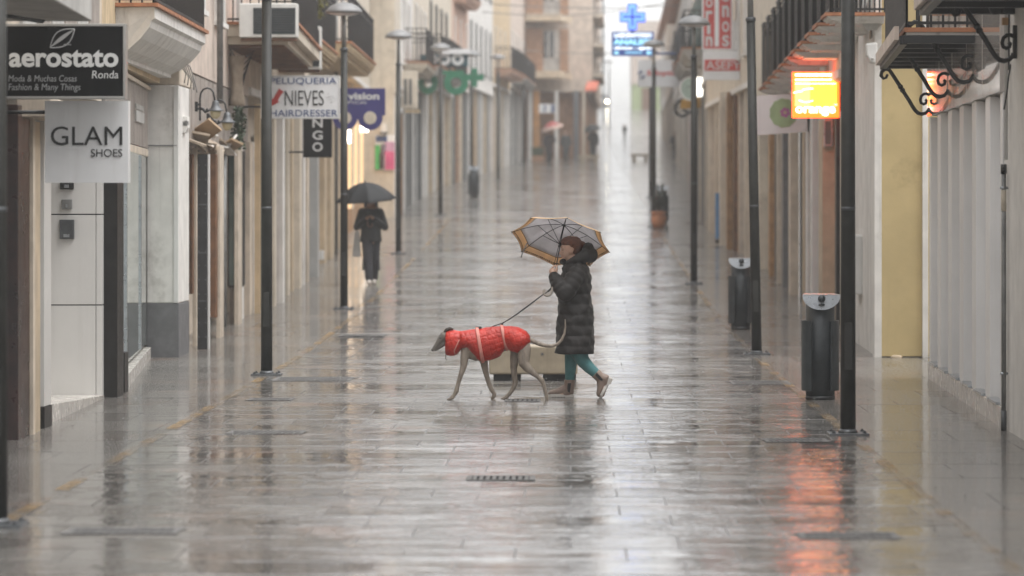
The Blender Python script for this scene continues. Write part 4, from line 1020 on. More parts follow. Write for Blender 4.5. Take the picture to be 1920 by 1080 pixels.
# leaf litter and small stones on the paving
mb = MB(); random.seed(21)
for k in range(120):
    y = random.uniform(19, 48); x = random.uniform(-4.4, 3.7); r = random.uniform(.006, .02); a = random.random()*6.3
    z = gs(y)+.008
    mb.add([(x+r*math.cos(a), y+r*math.sin(a), z), (x-r*.5*math.sin(a), y+r*.5*math.cos(a), z+.006), (x-r*math.cos(a), y-r*math.sin(a), z), (x+r*.5*math.sin(a), y-r*.5*math.cos(a), z+.004)], [(0, 1, 2, 3)])
tag(mb.build('leaf_litter', mat('leaf_wet', (.03, .02, .012), .3, .4), None), 'tiny wet leaf scraps scattered over the paving', 'leaf litter', kind='stuff')
# splashes where the rain strikes
mb = MB(); random.seed(33)
for k in range(1500):
    y = random.triangular(20, 60, 34); x = random.uniform(-4.4, 3.6); z = gs(y)
    for q in range(3):
        mb.ball((x+random.uniform(-.03, .03), y+random.uniform(-.03, .03), z+random.uniform(.004, .05)), random.uniform(.0025, .0055), 6)
md, t_, b_ = newmat('water_drop'); b_.inputs['Base Color'].default_value = (.8, .8, .8, 1); b_.inputs['Roughness'].default_value = .05; b_.inputs['Transmission Weight'].default_value = .5; b_.inputs['IOR'].default_value = 1.33
tag(mb.build('rain_splash', md, None), 'tiny splashing drops where the rain hits the paving', 'rain splash', kind='stuff')

# ------------------------------------------------------------------ hanging shop signs
def board(S, px0, px1, py0, py1, y, m, frame=None, th=.12, fw=.02, arm=None, fr=None):
    x0, x1, z0, z1 = X(px0, y), X(px1, y), Z(py1, y), Z(py0, y)
    mb = MB(); mb.box(x0+fw, x1-fw, y+.004, y+th-.004, z0+fw, z1-fw); p = mb.build('panel', m, S)
    if frame:
        f = MB(); f.box(x0, x1, y-.004, y+th, z0, z0+fw-.001); f.box(x0, x1, y-.004, y+th, z1-fw+.001, z1); f.box(x0, x0+fw-.001, y-.004, y+th, z0+fw, z1-fw); f.box(x1-fw+.001, x1, y-.004, y+th, z0+fw, z1-fw); f.build('frame', frame, S, .003)
    if arm:
        a = MB()
        for (ax, az) in arm: a.tube([(x0 if ax < x0 else x1, y+th/2, Z(az, y)), (ax, y+th/2, Z(az, y))], .016, 8)
        a.build('arm', iron_black, S)
    return p
S = thing('shop_sign', 'black hanging sign lettered aerostato above the white shoe shop sign', 'sign', (X(120, 28), 28.0, Z(185, 28)), 'shop signs hanging over the street')
yy = 28.0
p = board(S, 6, 235.5, 44.5, 185.5, yy, sign_black, sign_frame, .14, .022, arm=((-4.85, 60), (-4.85, 170)))
T = lambda body, a, b, t0, t1, m, par, y, **k: text(body, k.pop('name', 'lettering'), X(a, y), X(b, y), Z(t1, y), Z(t0, y), y-.002, m, par, **k)
T('aerostato', 17, 222, 93, 126, ink_white, p, yy, bold=.028)
T('Ronda', 172.5, 222, 132.5, 147, ink_white, p, yy, shear=.1)
T('Moda & Muchas Cosas', 16, 144, 141, 153, ink_grey, p, yy, shear=.12)
T('Fashion & Many Things', 16, 151, 157, 173, ink_grey, p, yy, shear=.12)
mb = MB()
e = Vector((X(117, yy), yy-.008, Z(72, yy)))
def leaf(t, k):
    a = R(37); u = (t-.5)*.25; v = k*.062*math.sin(math.pi*t)
    return (e.x+u*math.cos(a)-v*math.sin(a), e.y, e.z+u*math.sin(a)+v*math.cos(a))
for k, r_ in ((-1, .0055), (1, .0045)): mb.tube([leaf(i/16, k) for i in range(17)], r_, 6)
for k in range(3): pass
mb.add([leaf(i/12, -.18+.0) for i in range(13)] + [leaf(i/12, .32) for i in range(12, -1, -1)], [tuple(range(26))])
mb.build('emblem', ink_grey, p)
mb = MB(); mb.box(X(120, yy), X(134, yy), yy-.009, yy-.006, Z(84.5, yy), Z(83, yy)); mb.build('emblem', ink_grey, p)
S = thing('shop_sign', 'square white hanging sign reading GLAM SHOES', 'sign', (X(162, 28.3), 28.3, Z(343, 28.3)), 'shop signs hanging over the street')
yy = 28.3
p = board(S, 83, 241.5, 188, 343.5, yy, sign_white, None, .13, .004, arm=((-4.8, 210),))
T('GLAM', 95.5, 229.5, 237, 272.5, ink_black, p, yy); T('SHOES', 170.5, 229.5, 279.5, 294, ink_black, p, yy)
S = thing('shop_sign', 'white sign reading PELUQUERIA NIEVES HAIRDRESSER with red arrow', 'sign', (X(570, 55), 55.0, Z(222, 55)), 'shop signs hanging over the street')
yy = 55.0
p = board(S, 489, 636.5, 141.5, 222.5, yy, sign_white, timber_white, .16, .02, arm=((-5.2, 200),))
T('PELUQUERIA', 507, 631, 146, 159.5, ink_blue, p, yy); T('HAIRDRESSER', 507, 633, 206, 218.5, ink_blue, p, yy)
T('NIEVES', 534, 607, 169.5, 198, ink_black, p, yy, bold=-.004)
mb = MB(); q = lambda a, b: (X(a, yy), Z(b, yy))
mb.extrude([q(523, 166), q(532, 172), q(525, 181), q(521, 189), q(524, 191), q(508.5, 199), q(508, 184), q(512, 186), q(516, 178), q(520, 172)], 0, 'y', yy-.012, yy+.001); mb.build('arrow', ink_red, p)
mb = MB(); random.seed(2)
for k in range(26):
    a = random.random()*6.3; r = random.uniform(.02, .085); mb.box(X(622, yy)+r*math.cos(a)-.004, X(622, yy)+r*math.cos(a)+.004, yy-.004, yy-.001, Z(183, yy)+r*math.sin(a)-.004, Z(183, yy)+r*math.sin(a)+.004)
mb.build('emblem', ink_grey, p)
S = thing('shop_sign', 'upright black sign with white letters MANGO running downwards', 'sign', (X(595, 62), 62.0, Z(295, 62)), 'shop signs hanging over the street')
yy = 62.0
p = board(S, 568, 622, 165, 295.5, yy, sign_black, None, .2, .004, arm=((-5.3, 285),))
for ch, t0, t1 in (('M', 177, 192), ('A', 200, 216), ('N', 222, 239), ('G', 245, 262), ('O', 267, 284)): T(ch, 586, 605, t0, t1, ink_white, p, yy, bold=.02)
S = thing('shop_sign', 'purple optician sign cut as a pair of spectacles, lettered vision', 'sign', (X(672, 72), 72.0, Z(243, 72)), 'shop signs hanging over the street')
yy = 72.0
poly = [q2 for q2 in [(622, 165), (722, 165)]]
def spect(y, x0, x1, top, mid, c1, c2, cy_, r, ri, m, S):
    mb = MB(); n = 26
    pts = [(X(x0, y), Z(top, y)), (X(x1, y), Z(top, y)), (X(x1, y), Z(cy_-r*.2, y))]
    for i in range(n+1): a = -.2+(math.pi+.1)*i/n; pts.append((X(c2+r*math.cos(a), y), Z(cy_+r*math.sin(a), y)))
    pts.append((X((c1+c2)/2, y), Z(cy_+.05*r, y)))
    for i in range(n+1): a = .1+(math.pi+.0)*i/n; pts.append((X(c1+r*math.cos(a), y), Z(cy_+r*math.sin(a), y)))
    pts.append((X(x0, y), Z(cy_-r*.2, y)))
    mb.extrude(pts, 0, 'y', y, y+.12); p = mb.build('panel', m, S)
    for cx in (c1, c2):
        l = MB(); l.extrude([(X(cx+ri*math.cos(2*math.pi*i/30), y), Z(cy_+ri*math.sin(2*math.pi*i/30), y)) for i in range(30)], 0, 'y', y-.012, y-.004); l.build('lens', MATS['plaster_cream'] if ri < 14 else plaster_grey, p)
    return p
p = spect(yy, 621, 722, 165.5, 0, 647, 694, 221, 23, 12, sign_purple, S)
T('vision', 652, 711, 174, 187, ink_white, p, yy, bold=.03); T('OPTICAS', 643, 687, 189.5, 195, ink_white, p, yy)
mb = MB(); mb.tube([(X(618, yy), yy+.06, Z(180, yy)), (-5.5, yy+.06, Z(180, yy))], .02, 8); mb.build('arm', iron_black, S)
# green optician sign
S = thing('shop_sign', 'green sign of two big rings and white twin rings above, hazy optician sign', 'sign', (X(835, 113), 113.0, Z(178, 113)), 'shop signs hanging over the street')
yy = 113.0
def ringsec(mb, y, cx, cy_, r, ri, th, sx=1.0):
    n = 28
    o = [Vector((X(cx+r*sx*math.cos(2*math.pi*i/n), y), y, Z(cy_+r*math.sin(2*math.pi*i/n), y))) for i in range(n)]
    i_ = [Vector((X(cx+ri*sx*math.cos(2*math.pi*i/n), y), y, Z(cy_+ri*math.sin(2*math.pi*i/n), y))) for i in range(n)]
    d = Vector((0, th, 0)); k = len(mb.v)
    mb.add(o+i_+[v+d for v in o]+[v+d for v in i_], [(a, (a+1) % n, n+(a+1) % n, n+a) for a in range(n)] + [(2*n+a, 3*n+a, 3*n+(a+1) % n, 2*n+(a+1) % n) for a in range(n)] + [(a, 2*n+a, 2*n+(a+1) % n, (a+1) % n) for a in range(n)] + [(n+a, n+(a+1) % n, 3*n+(a+1) % n, 3*n+a) for a in range(n)])
mb = MB(); ringsec(mb, yy, 855, 155, 23, 10, .2); ringsec(mb, yy+.3, 802, 155, 22, 9, .2, .85); mb.box(X(800, yy), X(870, yy), yy+.1, yy+.19, Z(140, yy), Z(132, yy)); rg = mb.build('ring', sign_green, S)
mb = MB(); mb.box(X(786, yy), X(877, yy), yy+.5, yy+.6, Z(123, yy), Z(101, yy)); tp = mb.build('panel', sign_teal, S)
mb = MB(); ringsec(mb, yy+.3, 833, 111, 11.5, 5, .1); ringsec(mb, yy+.3, 858, 111, 11.5, 5, .1); ringsec(mb, yy+.3, 812, 111, 8, 4, .1); mb.build('ring', sign_white, tp)
mb = MB(); mb.box(X(826, yy), X(881, yy), yy+.2, yy+.6, Z(100.5, yy), Z(91, yy)); mb.build('canopy', sign_white, S)
mb = MB(); mb.box(X(762, yy), X(812, yy), yy+.32, yy+.6, Z(122, yy), Z(116, yy)); mb.box(X(765, yy), X(810, yy), yy+.32, yy+.6, Z(131, yy), Z(126, yy)); mb.build('fascia', plaster_cream, S)
mb = MB(); mb.box(X(775, yy), X(800, yy), yy+.7, yy+.8, Z(140, yy), Z(136, yy)); mb.build('arm', iron_black, S)
S = thing('pharmacy_cross', 'dull green cross sign right of the green ring sign', 'sign', (X(894, 122), 122.0, Z(165, 122)), 'shop signs hanging over the street')
yy = 122.0
mb = MB(); q = lambda a, b: (X(a, yy), Z(b, yy))
mb.extrude([q(884, 128), q(895, 128), q(895, 139), q(907, 139), q(907, 151), q(895, 151), q(895, 163), q(884, 163), q(884, 151), q(872, 151), q(872, 139), q(884, 139)], 0, 'y', yy, yy+.2); mb.build('panel', sign_green, S)
mb = MB(); mb.tube([(X(872, yy), yy+.1, Z(145, yy)), (-5.1, yy+.1, Z(145, yy))], .03, 8); mb.build('arm', iron_black, S)
ac = thing('air_conditioner', 'boxy cream air conditioner on the white house below the black railing', 'air conditioner', (X(766, 104.5), 104.5, Z(205, 104.5)), 'air conditioners on the facades')
yy = 104.6
mb = MB(); mb.box(X(751, yy), X(782, yy), yy, yy+.5, Z(204, yy), Z(134, yy)); mb.build('case', plaster_cream, ac, .02)
mb = MB(); mb.box(X(758, yy), X(763, yy), yy-.02, yy-.004, Z(196, yy), Z(148, yy)); mb.box(X(767, yy), X(772, yy), yy-.02, yy-.004, Z(196, yy), Z(148, yy)); mb.build('grille', steel_dark, ac)
mb = MB(); mb.box(X(750, yy), X(786, yy), yy, yy+.5, Z(211, yy), Z(206, yy)); mb.build('stand', plaster_ochre, ac)

# right hand signs
S = thing('shop_sign', 'glowing orange square light box sign lettered orange', 'sign', (X(1530, 52), 52.0, Z(220, 52)), 'shop signs hanging over the street')
yy = 52.0
x0, x1, z0, z1 = X(1486.5, yy), X(1573.5, yy), Z(220.5, yy), Z(135, yy)
mb = MB(); mb.box(x0, x1, yy, yy+.16, z0, z1); p = mb.build('panel', emat('glow_orange', (1.0, .074, .006), 3.0), S)
g1 = emat('glow_yellow', (1.0, .40, .025), 2.2); g2 = emat('glow_pale', (1.0, .34, .10), 1.7); g3 = emat('glow_white', (1.0, .88, .66), 2.6); g4 = emat('glow_letter', (1.0, .93, .82), 1.3)
mb = MB(); mb.box(X(1520, yy), X(1568, yy), yy-.012, yy-.004, Z(199, yy), Z(148, yy)); mb.build('glow_patch', g1, p)
mb = MB(); mb.box(X(1490.5, yy), X(1519, yy), yy-.012, yy-.004, Z(199, yy), Z(148, yy)); mb.build('glow_patch', g2, p)
mb = MB(); mb.box(X(1491, yy), X(1567, yy), yy-.02, yy-.013, Z(142.5, yy), Z(138.5, yy)); mb.box(X(1491, yy), X(1567, yy), yy-.02, yy-.013, Z(150.5, yy), Z(148.5, yy)); mb.box(X(1491, yy), X(1567, yy), yy-.02, yy-.013, Z(157.5, yy), Z(156.3, yy))
for k in range(8):
    a0 = 1492+k*4
mb.tube([(X(1488+i*2.6, yy), yy-.018, Z(174-2.2*math.sin(i*.22)-.55*i*(1 if i > 6 else .3), yy)) for i in range(15)], .008, 6)
mb.tube([(X(1498+i*2.4, yy), yy-.018, Z(188+3.5*math.sin(i*.28), yy)) for i in range(12)], .006, 6)
mb.build('tube_light', g3, p)
T('orange', 1491.5, 1566, 199.5, 217.5, g4, p, yy-.02, bold=.03)
T('TM', 1563, 1569.5, 195, 198.5, g4, p, yy-.02)
mb = MB(); mb.box(x1+.002, x1+.03, yy-.01, yy+.18, z0+.01, z1-.005); mb.tube([(x1, yy+.1, Z(150, yy)), (x1+.2, yy+.1, Z(140, yy))], .02, 8); mb.tube([(x1, yy+.1, Z(213, yy)), (x1+.2, yy+.1, Z(213, yy))], .02, 8); mb.build('arm', mat('sign_orange', (.6, .18, .04), .4), S)
S = thing('shop_sign', 'white sign with green and pink flower emblem left of the glowing orange sign', 'sign', (X(1475, 58), 58.0, Z(252, 58)), 'shop signs hanging over the street')
yy = 58.0
q = lambda a, b, d=0: Vector((X(a, yy), yy+d, Z(b, yy)))
mb = MB(); c8 = [(1412, 180), (1535, 173), (1535, 236), (1528, 246), (1412, 254)]
mb.extrude([(X(a, yy), Z(b, yy)) for a, b in c8], 0, 'y', yy, yy+.16); p = mb.build('panel', sign_white, S)
fl = [(X(1469+27*(1-.06*(i % 2))*math.cos(2*math.pi*i/22), yy), Z(212+28*(1-.06*(i % 2))*math.sin(2*math.pi*i/22), yy)) for i in range(22)]
mb = MB(); mb.extrude(fl, 0, 'y', yy-.008, yy-.003); pg = mb.build('emblem', mat('pale_green', (.34, .46, .24), .5), p)
mb = MB()
for i in range(6):
    a = i*math.pi/3+.3; cx, cz = 1472+6.2*math.cos(a), 211+6.2*math.sin(a)
    mb.extrude([(X(cx+3.6*math.cos(2*math.pi*j/12), yy), Z(cz+3.6*math.sin(2*math.pi*j/12), yy)) for j in range(12)], 0, 'y', yy-.013, yy-.009)
mb.build('petal', mat('petal_pink', (.45, .14, .35), .5), pg)
mb = MB(); mb.extrude([(X(1472+2.6*math.cos(2*math.pi*j/12), yy), Z(211+2.6*math.sin(2*math.pi*j/12), yy)) for j in range(12)], 0, 'y', yy-.018, yy-.0135); mb.build('flower_centre', plaster_ochre, pg)
mb = MB(); mb.tube([(X(1530, yy), yy+.08, Z(190, yy)), (4.1, yy+.08, Z(190, yy))], .02, 8); mb.build('arm', iron_black, S)
S = thing('shop_sign', 'white sign with red band reading ASEFYL', 'sign', (X(1370, 79), 79.0, Z(150, 79)), 'shop signs hanging over the street')
yy = 79.0
p = board(S, 1318, 1426, 95, 150, yy, sign_white, None, .2, .004, arm=((3.9, 100),))
mb = MB(); mb.box(X(1321, yy), X(1425.5, yy), yy-.01, yy+.003, Z(132.5, yy), Z(112, yy)); bd = mb.build('band', ink_pale_red, p)
T('ASEFYL', 1324, 1400, 114.5, 130, ink_white, bd, yy-.01, bold=.005); T('L', 1419, 1424, 114.5, 130, ink_white, bd, yy-.01)
S = thing('shop_sign', 'tall upright red sign with two columns of rounded white letters', 'sign', (X(1345, 79.6), 79.6, Z(93, 79.6)), 'shop signs hanging over the street')
yy = 79.6
p = board(S, 1317, 1373, -60, 93.5, yy, ink_pale_red, sign_white, .2, .03, arm=((3.9, 60),))
mb = MB(); mb.box(X(1340, yy), X(1348, yy), yy-.006, yy+.003, Z(87, yy), Z(-58, yy)); mb.build('band', sign_white, p)
for ch, t0, t1, c0 in (('O', -3, 14, 0), ('R', 20, 39, 0), ('I', 44, 64, 0), ('N', 68, 87, 0), ('U', -14, 3, 1), ('N', 10, 32, 1), ('O', 40, 60, 1), ('S', 66, 87, 1)):
    a = 1323 if c0 == 0 else 1354
    if ch == 'I': T(ch, a+2.5, a+9, t0, t1, ink_white, p, yy, bold=.03)
    else: T(ch.lower() if ch in 'RN' else ch, a, a+13, t0, t1, ink_white, p, yy, bold=.03)
S = thing('pharmacy_cross', 'bright blue neon cross on top of the blue lettered screen', 'sign', (X(1186, 108), 108.0, Z(58, 108)), 'shop signs hanging over the street')
yy = 108.0
q = lambda a, b: (X(a, yy), Z(b, yy))
def cross(o): return [q(1178-o, 8-o), q(1193+o, 8-o), q(1193+o, 24-o), q(1209+o, 24-o), q(1209+o, 40+o), q(1193+o, 40+o), q(1193+o, 55+o), q(1178-o, 55+o), q(1178-o, 40+o), q(1163-o, 40+o), q(1163-o, 24-o), q(1178-o, 24-o)]
mb = MB(); mb.extrude(cross(1.5), 0, 'y', yy, yy+.2); p = mb.build('panel', emat('neon_edge', (.03, .09, .7), .5), S)
mb = MB(); mb.extrude(cross(-.8), 0, 'y', yy-.02, yy-.005); mb.build('tube_light', emat('neon_blue', (.13, .29, 1.0), .75), p)
mb = MB(); mb.box(X(1168, yy), X(1203, yy), yy-.035, yy-.025, Z(33, yy), Z(29.8, yy)); mb.box(X(1184, yy), X(1187.3, yy), yy-.045, yy-.036, Z(49, yy), Z(15, yy)); mb.build('core', emat('neon_deep', (.01, .02, .3), .25), p)
mb = MB(); mb.tube([(X(1186, yy), yy+.1, Z(57, yy)), (X(1186, yy), yy+.1, Z(62, yy))], .06, 8); mb.build('post', ink_blue, S)
S = thing('led_sign', 'blue lit screen with white and pale blue lines of lettering under the neon cross', 'sign', (X(1186, 108), 108.0, Z(104, 108)), 'shop signs hanging over the street')
mb = MB(); mb.box(X(1147, yy), X(1226, yy), yy, yy+.25, Z(104.5, yy), Z(59.5, yy)); p = mb.build('panel', emat('led_blue', (.015, .05, .22), .3), S)
lw = emat('led_white', (.85, .95, 1.0), .75); lc = emat('led_cyan', (.30, .65, .85), .6)
T('LABORATORIO', 1152, 1222, 62, 70, lw, p, yy-.005, bold=.035); T('ANALISIS', 1150, 1222, 73, 84, lc, p, yy-.005, bold=.05); T('clinicos - aguas', 1151, 1222, 87, 94, lw, p, yy-.005, bold=.04)
mb = MB(); mb.box(X(1152, yy), X(1160, yy), yy-.01, yy-.003, Z(101.5, yy), Z(96.5, yy)); mb.box(X(1212, yy), X(1221, yy), yy-.01, yy-.003, Z(101.5, yy), Z(96.5, yy)); mb.box(X(1172, yy), X(1204, yy), yy-.01, yy-.003, Z(99.5, yy), Z(97.5, yy)); mb.build('lettering', lc, p)
mb = MB(); mb.tube([(X(1225, yy), yy+.1, Z(100, yy)), (3.9, yy+.1, Z(100, yy))], .035, 8); mb.build('arm', ink_blue, S)
S = thing('shop_sign', 'white sign with small red lettering and a dark swirl below the blue screen', 'sign', (X(1243, 118), 118.0, Z(162, 118)), 'shop signs hanging over the street')
yy = 118.0
p = board(S, 1196, 1289, 112, 163, yy, sign_white, None, .25, .004, arm=((4.1, 120),))
T('Soloptical', 1213, 1277, 132, 144, mat('ink_bright_red', (.62, .07, .05), .5, 0), p, yy, bold=.03)
mb = MB()
for k in (0, 1): mb.tube([(X(1203+5.5*math.cos(a*.25+k*3.1), yy), yy-.02, Z(140+5.8*math.sin(a*.25+k*3.1), yy)) for a in range(9)], [.008, .02, .03, .035, .035, .03, .024, .015, .006], 6)
mb.build('emblem', ink_blue, p)
S = thing('shop_sign', 'oval pale sign with white rim half hidden by a lamp post above the yellow awning', 'sign', (X(1296, 98), 98.0, Z(188, 98)), 'shop signs hanging over the street')
yy = 98.0
mb = MB(); mb.extrude([(X(1294+19*math.cos(2*math.pi*i/28), yy), Z(166+22*math.sin(2*math.pi*i/28), yy)) for i in range(28)], 0, 'y', yy, yy+.15); p = mb.build('panel', mat('pale_teal', (.34, .44, .40), .5), S)
mb = MB(); ringsec(mb, yy-.02, 1294, 166, 22.5, 19.8, .18, .87); mb.build('rim', sign_white, p)
mb = MB(); mb.tube([(X(1288, yy), yy-.01, Z(163, yy)), (X(1294, yy), yy-.01, Z(161, yy)), (X(1299, yy), yy-.01, Z(164, yy))], .012, 6); mb.build('lettering', stone_grey, p)
mb = MB(); mb.tube([(X(1312, yy), yy+.08, Z(160, yy)), (3.9, yy+.08, Z(160, yy))], .03, 8); mb.build('arm', iron_black, S)
S = thing('globe_light', 'bright white lit lamp right of the oval sign', 'lamp', (X(1312, 97), 97.0, Z(180, 97)))
mb = MB(); mb.ball((X(1311, 97), 97, Z(163, 97)), .23, 16, .75, .6, 1.25); mb.build('globe', emat('globe_glow', (1, .96, .86), 1.5), S)
mb = MB(); mb.tube([(X(1316, 97), 97, Z(163, 97)), (3.8, 97, Z(163, 97))], .03, 8); mb.build('arm', iron_black, S)
aw = thing('awning', 'yellow ochre awning over a shop on the right, behind a lamp post', 'awning', (X(1312, 99), 99.5, Z(205, 99)))
yy = 99.0
mb = MB(); a0, a1 = X(1276, yy), X(1346, yy)
mb.add([(a0, yy, Z(204, yy)), (a1, yy, Z(200, yy)), (a1, yy+2, Z(178, yy)), (a0+.3, yy+2, Z(182, yy)), (a0, yy, Z(190, yy)), (a1, yy, Z(184, yy)), (a1, yy+2, Z(174, yy)), (a0+.3, yy+2, Z(178, yy))], [(0,3,2,1),(4,5,6,7),(0,1,5,4),(1,2,6,5),(2,3,7,6),(3,0,4,7)])
mb.build('cloth', mat('cloth_ochre', (.52, .30, .06), .8), aw)
mb = MB(); mb.box(X(1346, yy), X(1356, yy), yy, yy+.3, Z(186, yy), Z(176, yy)); mb.build('bracket', stone_dark, aw)
S = thing('shop_sign', 'round black ring sign hanging below the yellow awning', 'sign', (X(1272, 103), 103.0, Z(220, 103)), 'shop signs hanging over the street')
mb = MB(); yy = 103.0
mb.tube([(X(1279+13*math.cos(.5+a*.26), yy), yy, Z(203+15*math.sin(.5+a*.26), yy)) for a in range(20)], .045, 8); mb.tube([(X(1280, yy), yy, Z(206, yy)), (X(1296, yy), yy, Z(212, yy)), (3.9, yy, Z(212, yy))], .045, 8)
mb.build('ring', iron_black, S)
bn = thing('banner', 'blue upright banner at the foot of the brown door house', 'banner', (X(1345, 84), 84.0, gs(84)))
mb = MB(); mb.box(X(1341, 84), X(1350, 84), 84.0, 84.1, Z(448, 84), Z(362, 84)); p = mb.build('panel', mat('banner_blue', (.09, .22, .42), .5), bn)
mb = MB(); mb.box(X(1341, 84), X(1350, 84), 84.0, 84.1, Z(456, 84), Z(449, 84)); mb.build('foot', stone_dark, bn)
# ------------------------------------------------------------------ wall lamps on the white pillar house
def wall_lamp(px, py, y, label):
    s = .0069*y/45.0
    W = thing('wall_lamp', label, 'wall lamp', (X(px, y), y, Z(py, y)), 'old wall lamps')
    P = lambda a, b: (X(px+a, y), y, Z(py+b, y))
    mb = MB(); mb.tube([P(-29, 27), P(-29, -14), P(-27.5, -24), P(-23, -31), P(-16, -34), P(-9, -32), P(-4, -26), P(-2, -16), P(-1, -8)], .012, 8)
    mb.tube([P(-29, 4), P(-23, 6), P(-19, 11), P(-14, 9), P(-17, 5)], .02, 8)
    mb.box(P(-38, 0)[0], P(-33, 0)[0], y-.05, y+.05, Z(py+10, y), Z(py-8, y)); mb.tube([P(-36, -3), P(-29, -3)], .014, 6); mb.tube([P(-36, 5), P(-29, 5)], .014, 6)
    mb.build('bracket', iron_black, W)
    u = y/F
    mb = MB(); mb.lathe((X(px, y), y, Z(py+9, y)), [(16.5*u, 0), (15*u, 1.5*u), (9*u, 6*u), (7*u, 12*u), (6*u, 17*u), (3*u, 20*u), (.001, 20.5*u)], 20); mb.build('lamp_shade', steel_dark, W)
    mb = MB(); mb.lathe((X(px, y), y, Z(py+9, y)), [(.001, -15*u), (5*u, -14*u), (9*u, -9*u), (10.5*u, -2*u), (10*u, -.3*u)], 18); mb.build('globe', mat('globe_cream', (.50, .43, .26), .35, .05), W)
wall_lamp(404, 199, 45.6, 'old wall lamp with cone shade and cream globe, the nearer one beside the white pillar')
wall_lamp(426, 221, 47.3, 'old wall lamp with cone shade, further and lower than its twin')
# hanging greenery
def greens(name, label, c, rx, rz, n, m):
    mb = MB(); rnd = random.Random(n)
    for k in range(9):
        a = rnd.uniform(-1, 1)*rx*.6
        mb.tube([(c[0]+a*.4, c[1]+rnd.uniform(-.1, .1), c[2]+rz), (c[0]+a, c[1]+rnd.uniform(-.15, .15), c[2]), (c[0]+a*.7, c[1], c[2]-rz*rnd.uniform(.4, 1))], .006, 5)
    for k in range(n):
        a = rnd.random()*6.28; r = rnd.random()**.5; h = rnd.uniform(-1, 1); f = 1-.35*abs(h)+.3*math.sin(h*5+a)
        p = Vector((c[0]+rx*r*f*math.cos(a), c[1]+rx*r*f*math.sin(a), c[2]+rz*h))
        u = Vector((rnd.uniform(-1, 1), rnd.uniform(-1, 1), rnd.uniform(-1, .2))).normalized()*rnd.uniform(.03, .06)
        v_ = u.cross(Vector((rnd.uniform(-1, 1), rnd.uniform(-1, 1), rnd.uniform(-1, 1)))).normalized()*u.length*.4
        mb.add([p, p+u*.5+v_, p+u, p+u*.5-v_], [(0, 1, 2, 3)])
    o = mb.build(name, m, None); tag(o, label, 'plant')
greens('hanging_plant', 'dark green hanging plant beside the wall lamps', (X(449, 51.5), 51.4, Z(240, 51.5)), .10, .30, 700, mat('leaf_green', (.022, .045, .012), .5, .5))
greens('balcony_plant', 'yellow green plant spilling from a balcony beside the lamp head', (X(592, 62.5), 62.4, Z(10, 62.5)), .20, .24, 600, mat('leaf_yellow', (.16, .15, .025), .5, .4))
# cable coil at the yellow wall
cb = MB(); random.seed(14)
for k in range(9):
    r = .15+k*.014
    cb.tube([(X(1648-k*.8, 44), 43.75+k*.012, Z(45+k*1.4, 44)), (X(1632, 44)-r*.2, 43.75+k*.012, Z(47+k*1.2, 44)), (X(1622-k*1.0, 44), 43.75, Z(36+k, 44)), (X(1619-k*.6, 44), 43.75, Z(16, 44)), (X(1626-k, 44), 43.8, Z(-12, 44))], .012, 6)
tag(cb.build('cable_bundle', mat('cable_pale', (.42, .41, .39), .5, .2), None), 'thick bundle of pale cables curling beside the yellow side wall', 'cables', 'loose cables on the facades')
cb = MB()
for k in range(7): cb.tube([(X(1596+k*3, 50), 49.0, Z(108-k*6, 50)), (X(1604+k*3, 50), 48.6, Z(94-k*3, 50)), (X(1616, 48), 47.0, Z(86-k*2, 48)), (X(1626, 45), 44.4, Z(72-k*2, 45))], .012, 6)
tag(cb.build('cable_bundle', canvas_tan, None), 'brownish twisted cables between the white balconies and the siren box', 'cables', 'loose cables on the facades')
# cables across the street
for k, (y, pa, pb, sag) in enumerate(((150, (900, 22), (1262, 2), 16), (165, (960, 92), (1262, 88), 10), (140, (925, 8), (1275, 10), 6))):
    cb = MB(); cb.tube([(X(pa[0]+(pb[0]-pa[0])*i/16, y), y, Z(pa[1]+(pb[1]-pa[1])*i/16+sag*math.sin(math.pi*i/16), y)) for i in range(17)], .022, 6)
    tag(cb.build('overhead_cable', cable_grey, None), ('thin cable sagging across the far street near the top of the photo', 'thin cable crossing the far sky beside the blue screen', 'topmost thin cable strung across the far street')[k], 'cable', 'cables across the street')
# stone barrier block behind the dog
S = thing('barrier_block', 'beige concrete barrier block standing on dark feet behind the dog', 'barrier', (X(995, 38.6), 38.6, 0))
y = 38.4; u = y/F
mb = MB(); mb.extrude([(X(917, y), Z(702, y)), (X(1083, y), Z(702, y)), (X(1083, y), Z(662, y)), (X(1080, y), Z(649, y)), (X(920, y), Z(649, y)), (X(917, y), Z(662, y))], 0, 'y', y, y+.55); blk = mb.build('block', mat('cast_stone', (.37, .31, .225), .6, .16, 5, streak=.4, dirt=.5), S, .02)
mb = MB(); mb.box(X(925, y), X(976, y), y+.04, y+.5, -.02, Z(702, y)-.004); mb.build('foot', stone_dark, S)
mb = MB(); mb.box(X(1018, y), X(1080, y), y+.04, y+.5, -.02, Z(702, y)-.004); mb.build('foot', stone_dark, S)
mb = MB(); c = (X(1017, y), Z(664, y))
mb.extrude([(c[0]+(.026 if i % 2 == 0 else .009)*math.cos(i*math.pi/6), c[1]+(.026 if i % 2 == 0 else .009)*math.sin(i*math.pi/6)) for i in range(12)], 0, 'y', y-.006, y-.002); mb.build('emblem', stone_grey, blk)
